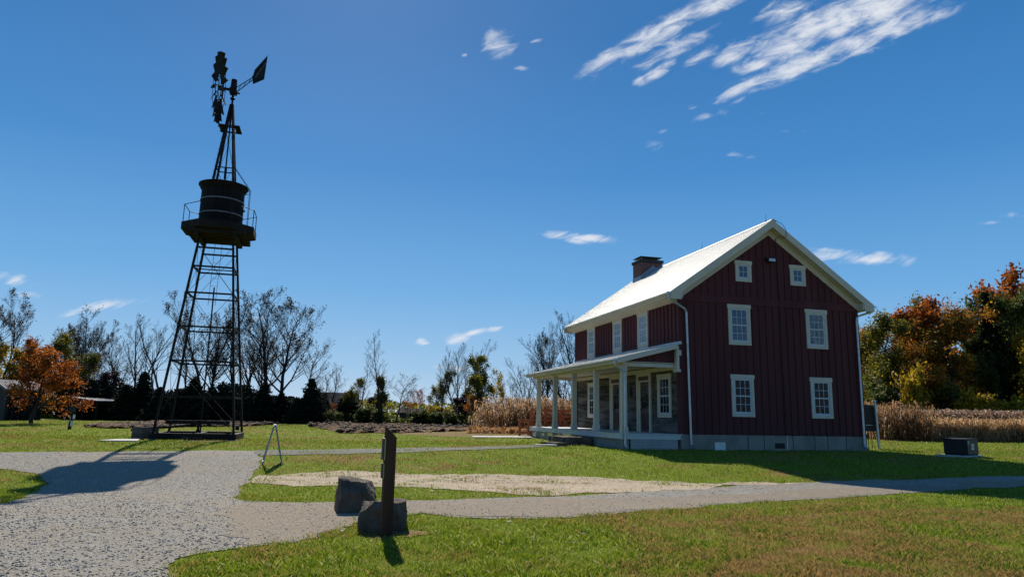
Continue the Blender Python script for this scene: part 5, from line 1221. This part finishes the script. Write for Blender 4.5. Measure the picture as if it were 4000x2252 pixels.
plant('spread', 1375, 822, 78, 'bare tree with a few green leaves rising over the porch roof corner', rot=.2, wide=.62)
plant('fan', 1440, 768, 74, 'dark bare tree showing behind the far end of the house', rot=1.2, wide=.95)
plant('scrub', 1420, 900, 72, 'bare thicket seen between the porch posts', rot=1, wide=1.3)
# right wood
plant('bigrust', 2322, 757, 73, 'rust orange tree behind the broad orange crowned tree', rot=4., wide=.9)
plant('olive', 2215, 798, 72, 'olive and yellow tree touching the right wall of the house', rot=.3, wide=1.0)
plant('olive', 2262, 762, 78, 'tall olive tree second from the house on the right', rot=1.3, wide=.8)
plant('mixed', 2345, 772, 69, 'broad tree with an orange crown in the middle of the right wood', rot=2.3, wide=1.05)
plant('green', 2398, 812, 74, 'dark green tree just right of the orange crowned tree', rot=.8, wide=.5)
plant('goldbush', 2290, 925, 64, 'bright yellow shrub in front of the orange crowned tree', cat='shrub', rot=2, wide=.5)
plant('mixed', 2345, 905, 65, 'low orange and green tree before the right wood', rot=5, wide=1.1)
plant('bush', 2230, 960, 66, 'dark shrub beside the house wall in the right wood', cat='shrub', rot=2, wide=1.1)
plant('slender2', 2430, 790, 84, 'pale bare tree in the notch of the right wood', rot=2, wide=2.2)
plant('cedar', 2478, 742, 71, 'tall dark narrow cedar in the right wood', rot=2, cat='conifer', wide=1.0)
plant('green', 2446, 900, 69, 'dark green tree left of the narrow cedar', rot=3, wide=.6)
plant('green', 2545, 712, 72, 'tallest dark green tree near the right edge', rot=5.2, wide=.75)
plant('bigrust', 2540, 688, 80, 'orange topped tree behind the tallest green tree', rot=2, wide=.8)
plant('biggold', 2600, 815, 66, 'yellow tree cut by the right edge of the picture', rot=2, wide=.75)
plant('goldbush', 2455, 985, 62, 'yellow leaved shrub at the edge of the reeds', cat='shrub', rot=1, wide=1.0)
plant('goldbush', 2530, 1000, 62, 'low yellow shrub near the right edge behind the reeds', cat='shrub', rot=4, wide=1.2)
plant('bush', 2390, 975, 64, 'dark shrub behind the reeds below the green tree', cat='shrub', rot=4, wide=1.2)
plant('green', 2680, 740, 72, 'dark green tree just beyond the right edge of the picture', rot=1, wide=1)
plant('mixed', 2150, 830, 76, 'turning tree mostly hidden behind the house', rot=1, wide=1)
for k_ in list(PROTO):
    if k_ not in used:
        for c in list(PROTO[k_][0].children): bpy.data.objects.remove(c)
        bpy.data.objects.remove(PROTO[k_][0])

# ------------------------------------------------------------------ corn and reeds
def stalks(name, X, Y, h0, h1, mat, leaves=7, lw=.045, ll=.55, **k):
    V, Fc = [], []; n = len(X); base = 0
    Z = np.array([gz(a, b) for a, b in zip(X, Y)]); H = NP.uniform(h0, h1, n); ln = NP.normal(0, .07, (n, 2)) * H[:, None]
    r = .013; ang = np.array([0, 2.1, 4.2])
    for q in range(3):                     # stalk: three-sided
        pass
    b = np.stack([X, Y, Z], 1); tp = np.stack([X + ln[:, 0], Y + ln[:, 1], Z + H], 1)
    o3 = np.stack([np.cos(ang) * r, np.sin(ang) * r, np.zeros(3)], 1)
    vs = np.concatenate([b[:, None, :] + o3[None], tp[:, None, :] + o3[None] * .4], 1).reshape(-1, 3); i = np.arange(n)[:, None] * 6
    fs = np.concatenate([i + np.array([a, (a + 1) % 3, (a + 1) % 3 + 3, a + 3])[None] for a in range(3)]); V.append(vs); Fc.append(fs); base = len(vs)
    for l in range(leaves):
        t_ = NP.uniform(.12, 1.0, n); a = NP.random(n) * 6.283; L_ = ll * NP.uniform(.5, 1.2, n); w_ = lw * NP.uniform(.6, 1.3, n)
        p = b + (tp - b) * t_[:, None]; d = np.stack([np.cos(a), np.sin(a), np.zeros(n)], 1); s_ = np.stack([-np.sin(a), np.cos(a), np.zeros(n)], 1) * w_[:, None]
        p1 = p + d * (L_ * .45)[:, None] + np.array([0, 0, 1]) * (L_ * NP.uniform(.05, .45, n))[:, None]; p2 = p + d * (L_ * .75)[:, None] + np.array([0, 0, 1]) * (L_ * NP.uniform(-1.1, .0, n))[:, None]
        vs = np.stack([p - s_ * .5, p + s_ * .5, p1 - s_, p1 + s_, p2 - s_ * .3, p2 + s_ * .3], 1).reshape(-1, 3); i = np.arange(n)[:, None] * 6 + base
        V.append(vs); Fc += [i + np.array([0, 1, 3, 2])[None], i + np.array([2, 3, 5, 4])[None]]; base += len(vs)
    Fc = np.concatenate(Fc); return tag(npmesh(name, np.concatenate(V), Fc, M[mat], attr=NP.random(len(Fc))), **k)
def strip(px0, px1, Y0, Y1, n, drift=0):
    Y = NP.uniform(Y0, Y1, n); u_ = NP.random(n); a0, a1 = ray(px0, 1050), ray(px1, 1050); X = (a0[0] / a0[1] + (a1[0] / a1[1] - a0[0] / a0[1]) * u_) * (Y0 + Y1) / 2
    return X, Y + drift * u_
X, Y = strip(1190, 1520, 54, 66, 4200); k = (Y > 54 + 1.2 * np.sin(X * 1.7)) & (NP.random(len(X)) < np.clip((X - X.min()) / 5, .03, 1))
stalks('corn_stalks', X[k], Y[k], 1.4, 2.75, 'corn', 7, .034, .5, label='stand of dry brown corn stalks beyond the porch', cat='corn', kind='stuff')
X, Y = strip(2165, 2290, 49, 56, 520); stalks('corn_stalks', X, Y, 1.5, 2.8, 'corn', 9, .04, .5, label='tall dry corn stalks just right of the house', cat='corn', kind='stuff')
X, Y = strip(2230, 2720, 50.5, 62, 30000); hh_ = .9 + .9 * np.clip((Y - 50.5) / 4, 0, 1)
V, Fc = [], []; o = stalks('reed_bed', X, Y, .8, 1.7, 'reed', 4, .03, .42, label='bed of tan dry reeds and weeds behind the black generator', cat='reeds', kind='stuff')
X, Y = strip(2245, 2720, 53, 66, 9000); o = stalks('tall_reeds', X, Y, 1.35, 2.25, 'reed', 5, .035, .4, label='taller plumed reeds along the back of the reed bed', cat='reeds', kind='stuff')
n = 9000; C = np.stack([X, Y, np.array([gz(a, b) for a, b in zip(X, Y)]) + NP.uniform(1.45, 2.2, n)], 1)
C = np.repeat(C, 5, 0) + NP.normal(0, .09, (5 * n, 3)); v_, f_ = leaf_quads(C, .10); tag(npmesh('reed_plumes', v_, f_, M['plume'], attr=NP.random(len(f_))), 'brown fluffy plumes topping the tall reeds', 'plumes', kind='stuff')
# husks littering the ground before the corn
X, Y = strip(1180, 1330, 47, 54, 1500); v_, f_ = leaf_quads(np.stack([X, Y, np.array([gz(a, b) for a, b in zip(X, Y)]) + NP.uniform(.02, .35, len(X))], 1), .14); tag(npmesh('corn_litter', v_, f_, M['corn'], attr=NP.random(len(f_))), 'flattened dry corn leaves lying before the standing corn', 'corn litter', kind='stuff')
# undergrowth in the woods: ground level leaves that nobody could count
for (a, b, Y0, Y1, h, n, mt_, lb) in ((200, 800, 71, 80, 4.1, 52000, 'conifer', 'dark undergrowth under the bare trees behind the tower'), (800, 1190, 76, 84, 1.3, 7000, 'green', 'low green undergrowth in the gap of the tree line'), (2175, 2760, 66, 80, 5.5, 46000, 'green', 'dense dark undergrowth of the right wood'), (-120, 200, 76, 84, 3.2, 9000, 'olive', 'undergrowth behind the metal shed')):
    X, Y = strip(a, b, Y0, Y1, n); Z = NP.random(n) ** 1.1 * h * (.65 + .35 * np.sin(X * .9) * np.cos(X * .37 + 1)) + .1
    v_, f_ = leaf_quads(np.stack([X, Y, Z + .3], 1), .19); tag(npmesh('undergrowth', v_, f_, M[mt_], attr=NP.random(len(f_))), lb, 'undergrowth', kind='stuff')
n = 26000; Y = NP.uniform(190, 240, n); X = NP.uniform(-190, 260, n); hN = np.array([4.0 + 3 * mnoise.noise(Vector((x * .04, 2, 0))) + 2 * mnoise.noise(Vector((x * .15, 5, 0))) for x in X])
v_, f_ = leaf_quads(np.stack([X, Y, NP.random(n) * hN + .3], 1), .55); tag(npmesh('distant_woods', v_, f_, M['olive'], attr=NP.random(len(f_))), 'far off line of woods seen through the gap', 'woods', kind='stuff')

# ------------------------------------------------------------------ shed, shelter, distant house, field fence
def quad_slab(f, P4, th=.06):
    P4 = [Vector(p) for p in P4]; f.add(P4 + [p - Vector((0, 0, th)) for p in P4], [(0, 1, 2, 3), (7, 6, 5, 4), (0, 4, 5, 1), (1, 5, 6, 2), (2, 6, 7, 3), (3, 7, 4, 0)])
A1 = at(39 / K, 1517 / K, 58); A2 = at(172 / K, 1519 / K, 61); A2.z = A1.z; B2 = at(116 / K, 1488 / K, 65); of = B2 - A2; B1 = A1 + of
ex = (A1 - A2); A0 = A1; r_ = (A2 - A1).normalized()
sh = empty('shed', (A1.x, A1.y, gz(A1.x, A1.y)), 0, label='low dark shed with a pale ribbed metal roof behind the small orange maple', cat='shed')
q = Vector(sh.location)
f = MB(); quad_slab(f, [A1 - q - r_ * .4, A2 - q + r_ * .4, B2 - q + r_ * .4, B1 - q - r_ * .4], .10); C1 = A1 + of * 2 - Vector((0, 0, of.z * 2)); C2 = A2 + of * 2 - Vector((0, 0, of.z * 2))
quad_slab(f, [B1 - q - r_ * .4 + Vector((0, 0, .002)), B2 - q + r_ * .4 + Vector((0, 0, .002)), C2 - q + r_ * .4, C1 - q - r_ * .4], .10); rf = f.build('roof', M['grad'], sh)
f = MB(); nrib = 16
for i in range(nrib): p = A1 - r_ * .35 + (A2 - A1 + r_ * .7) * (i / (nrib - 1)); f.bar(p - q + Vector((0, 0, .02)), p + of - q + Vector((0, 0, .02)), .05, .04)
f.build('roof_rib', M['grad'], rf)
f = MB(); ins = of.normalized() * .5; ins.z = 0
W4 = [A1 + ins, A2 + ins, C2 - ins, C1 - ins]
for a, b in zip(W4, W4[1:] + W4[:1]):
    zt = A1.z - q.z - .02; f.add([(a.x - q.x, a.y - q.y, -.3), (b.x - q.x, b.y - q.y, -.3), (b.x - q.x, b.y - q.y, zt), (a.x - q.x, a.y - q.y, zt)], [(0, 1, 2, 3)])
for a, b, t_ in ((A1, C1, B1), (A2, C2, B2)): f.add([(a.x - q.x, a.y - q.y, A1.z - q.z - .05), (b.x - q.x, b.y - q.y, A1.z - q.z - .05), (t_.x - q.x, t_.y - q.y, t_.z - q.z - .12)], [(0, 1, 2)])
f.build('wall', M['timber'], sh)
f = MB()
for i in range(7): p = A1 + (A2 - A1) * (i / 6) + ins * .4; f.bar((p.x - q.x, p.y - q.y, -.2), (p.x - q.x, p.y - q.y, A1.z - q.z - .1), .15)
f.build('post', M['timber'], sh)
S1, S2 = at(232, 998, 64), at(243, 1006.5, 60)
s0 = at(170, 996, 66); s1 = at(244, 1006, 66)
st = empty('open_shelter', (s0.x, s0.y, gz(s0.x, s0.y)), 0, label='open lean to shelter with a thin pale roof edge right of the orange maple', cat='shelter'); q = Vector(st.location)
f = MB(); quad_slab(f, [s0 - q, s1 - q, s1 - q + Vector((0, 5, .04)), s0 - q + Vector((0, 5, .04))], .09); f.build('roof', M['grad'], st)
f = MB()
for t_ in (.05, .5, .95):
    for dy in (.3, 4.6): p = s0.lerp(s1, t_) - q; f.bar((p.x, p.y + dy, -.2), (p.x, p.y + dy, p.z - .1), .15)
f.build('post', M['timber'], st)
f = MB(); p0_, p1_ = s0 - q, s1 - q; f.add([(p0_.x, 5 + p0_.y - .1, -.2), (p1_.x, 5 + p1_.y - .1, -.2), (p1_.x, 5 + p1_.y - .1, p1_.z + .2), (p0_.x, 5 + p0_.y - .1, p0_.z + .2)], [(0, 1, 2, 3)]); f.build('wall', M['timber'], st)
h0 = at(830, 1050, 150); dh = empty('distant_house', (h0.x, h0.y, gz(h0.x, h0.y)), .15, label='distant low house with a brown roof glimpsed through the trees', cat='house')
f = MB(); f.box(-5, 5, 0, 7, -.5, 3.0); dw = f.build('wall', M['timber'], dh)
f = MB(); f.prism([(-.7, 2.9), (3.5, 5.1), (7.7, 2.9), (7.7, 3.05), (3.5, 5.3), (-.7, 3.05)], 0, -5.5, 5.5); rf = f.build('roof', M['farroof'], dh)
f = MB(); f.box(-3.6, -2.8, 3.2, 4, 4.6, 6.1); f.build('chimney', M['concrete'], rf)
for x in (-3, 0, 3):
    f = MB(); f.box(x - .5, x + .5, -.04, -.001, 1, 2.1); f.build('window', M['glass'], dh)
fp = at(985, 1050, 86); fe = at(1135, 1050, 86); ff_ = empty('field_fence', (fp.x, fp.y, gz(fp.x, fp.y)), 0, label='grey rail fence running behind the low hedge', cat='fence'); n = 8
for i in range(n):
    x = (fe.x - fp.x) * i / (n - 1); f = MB(); f.box(x - .07, x + .07, -.07, .07, -.2, 1.2); f.build('post', M['timber'], ff_)
for z in (.35, .7, 1.05):
    f = MB(); f.box(0, fe.x - fp.x, -.10, -.071, z - .06, z + .06); f.build('rail', M['timber'], ff_)
g0 = at(1060, 1050, 130); gh = empty('farm_building', (g0.x, g0.y, gz(g0.x, g0.y)), .1, label='long low grey building far beyond the field fence', cat='building')
f = MB(); f.box(-4, 4, 0, 6, -.5, 1.2); f.build('wall', M['dark'], gh)
f = MB(); f.prism([(-.5, 1.15), (3, 1.9), (6.5, 1.15), (6.5, 1.3), (3, 2.1), (-.5, 1.3)], 0, -4.4, 4.4); f.build('roof', M['farroof'], gh)
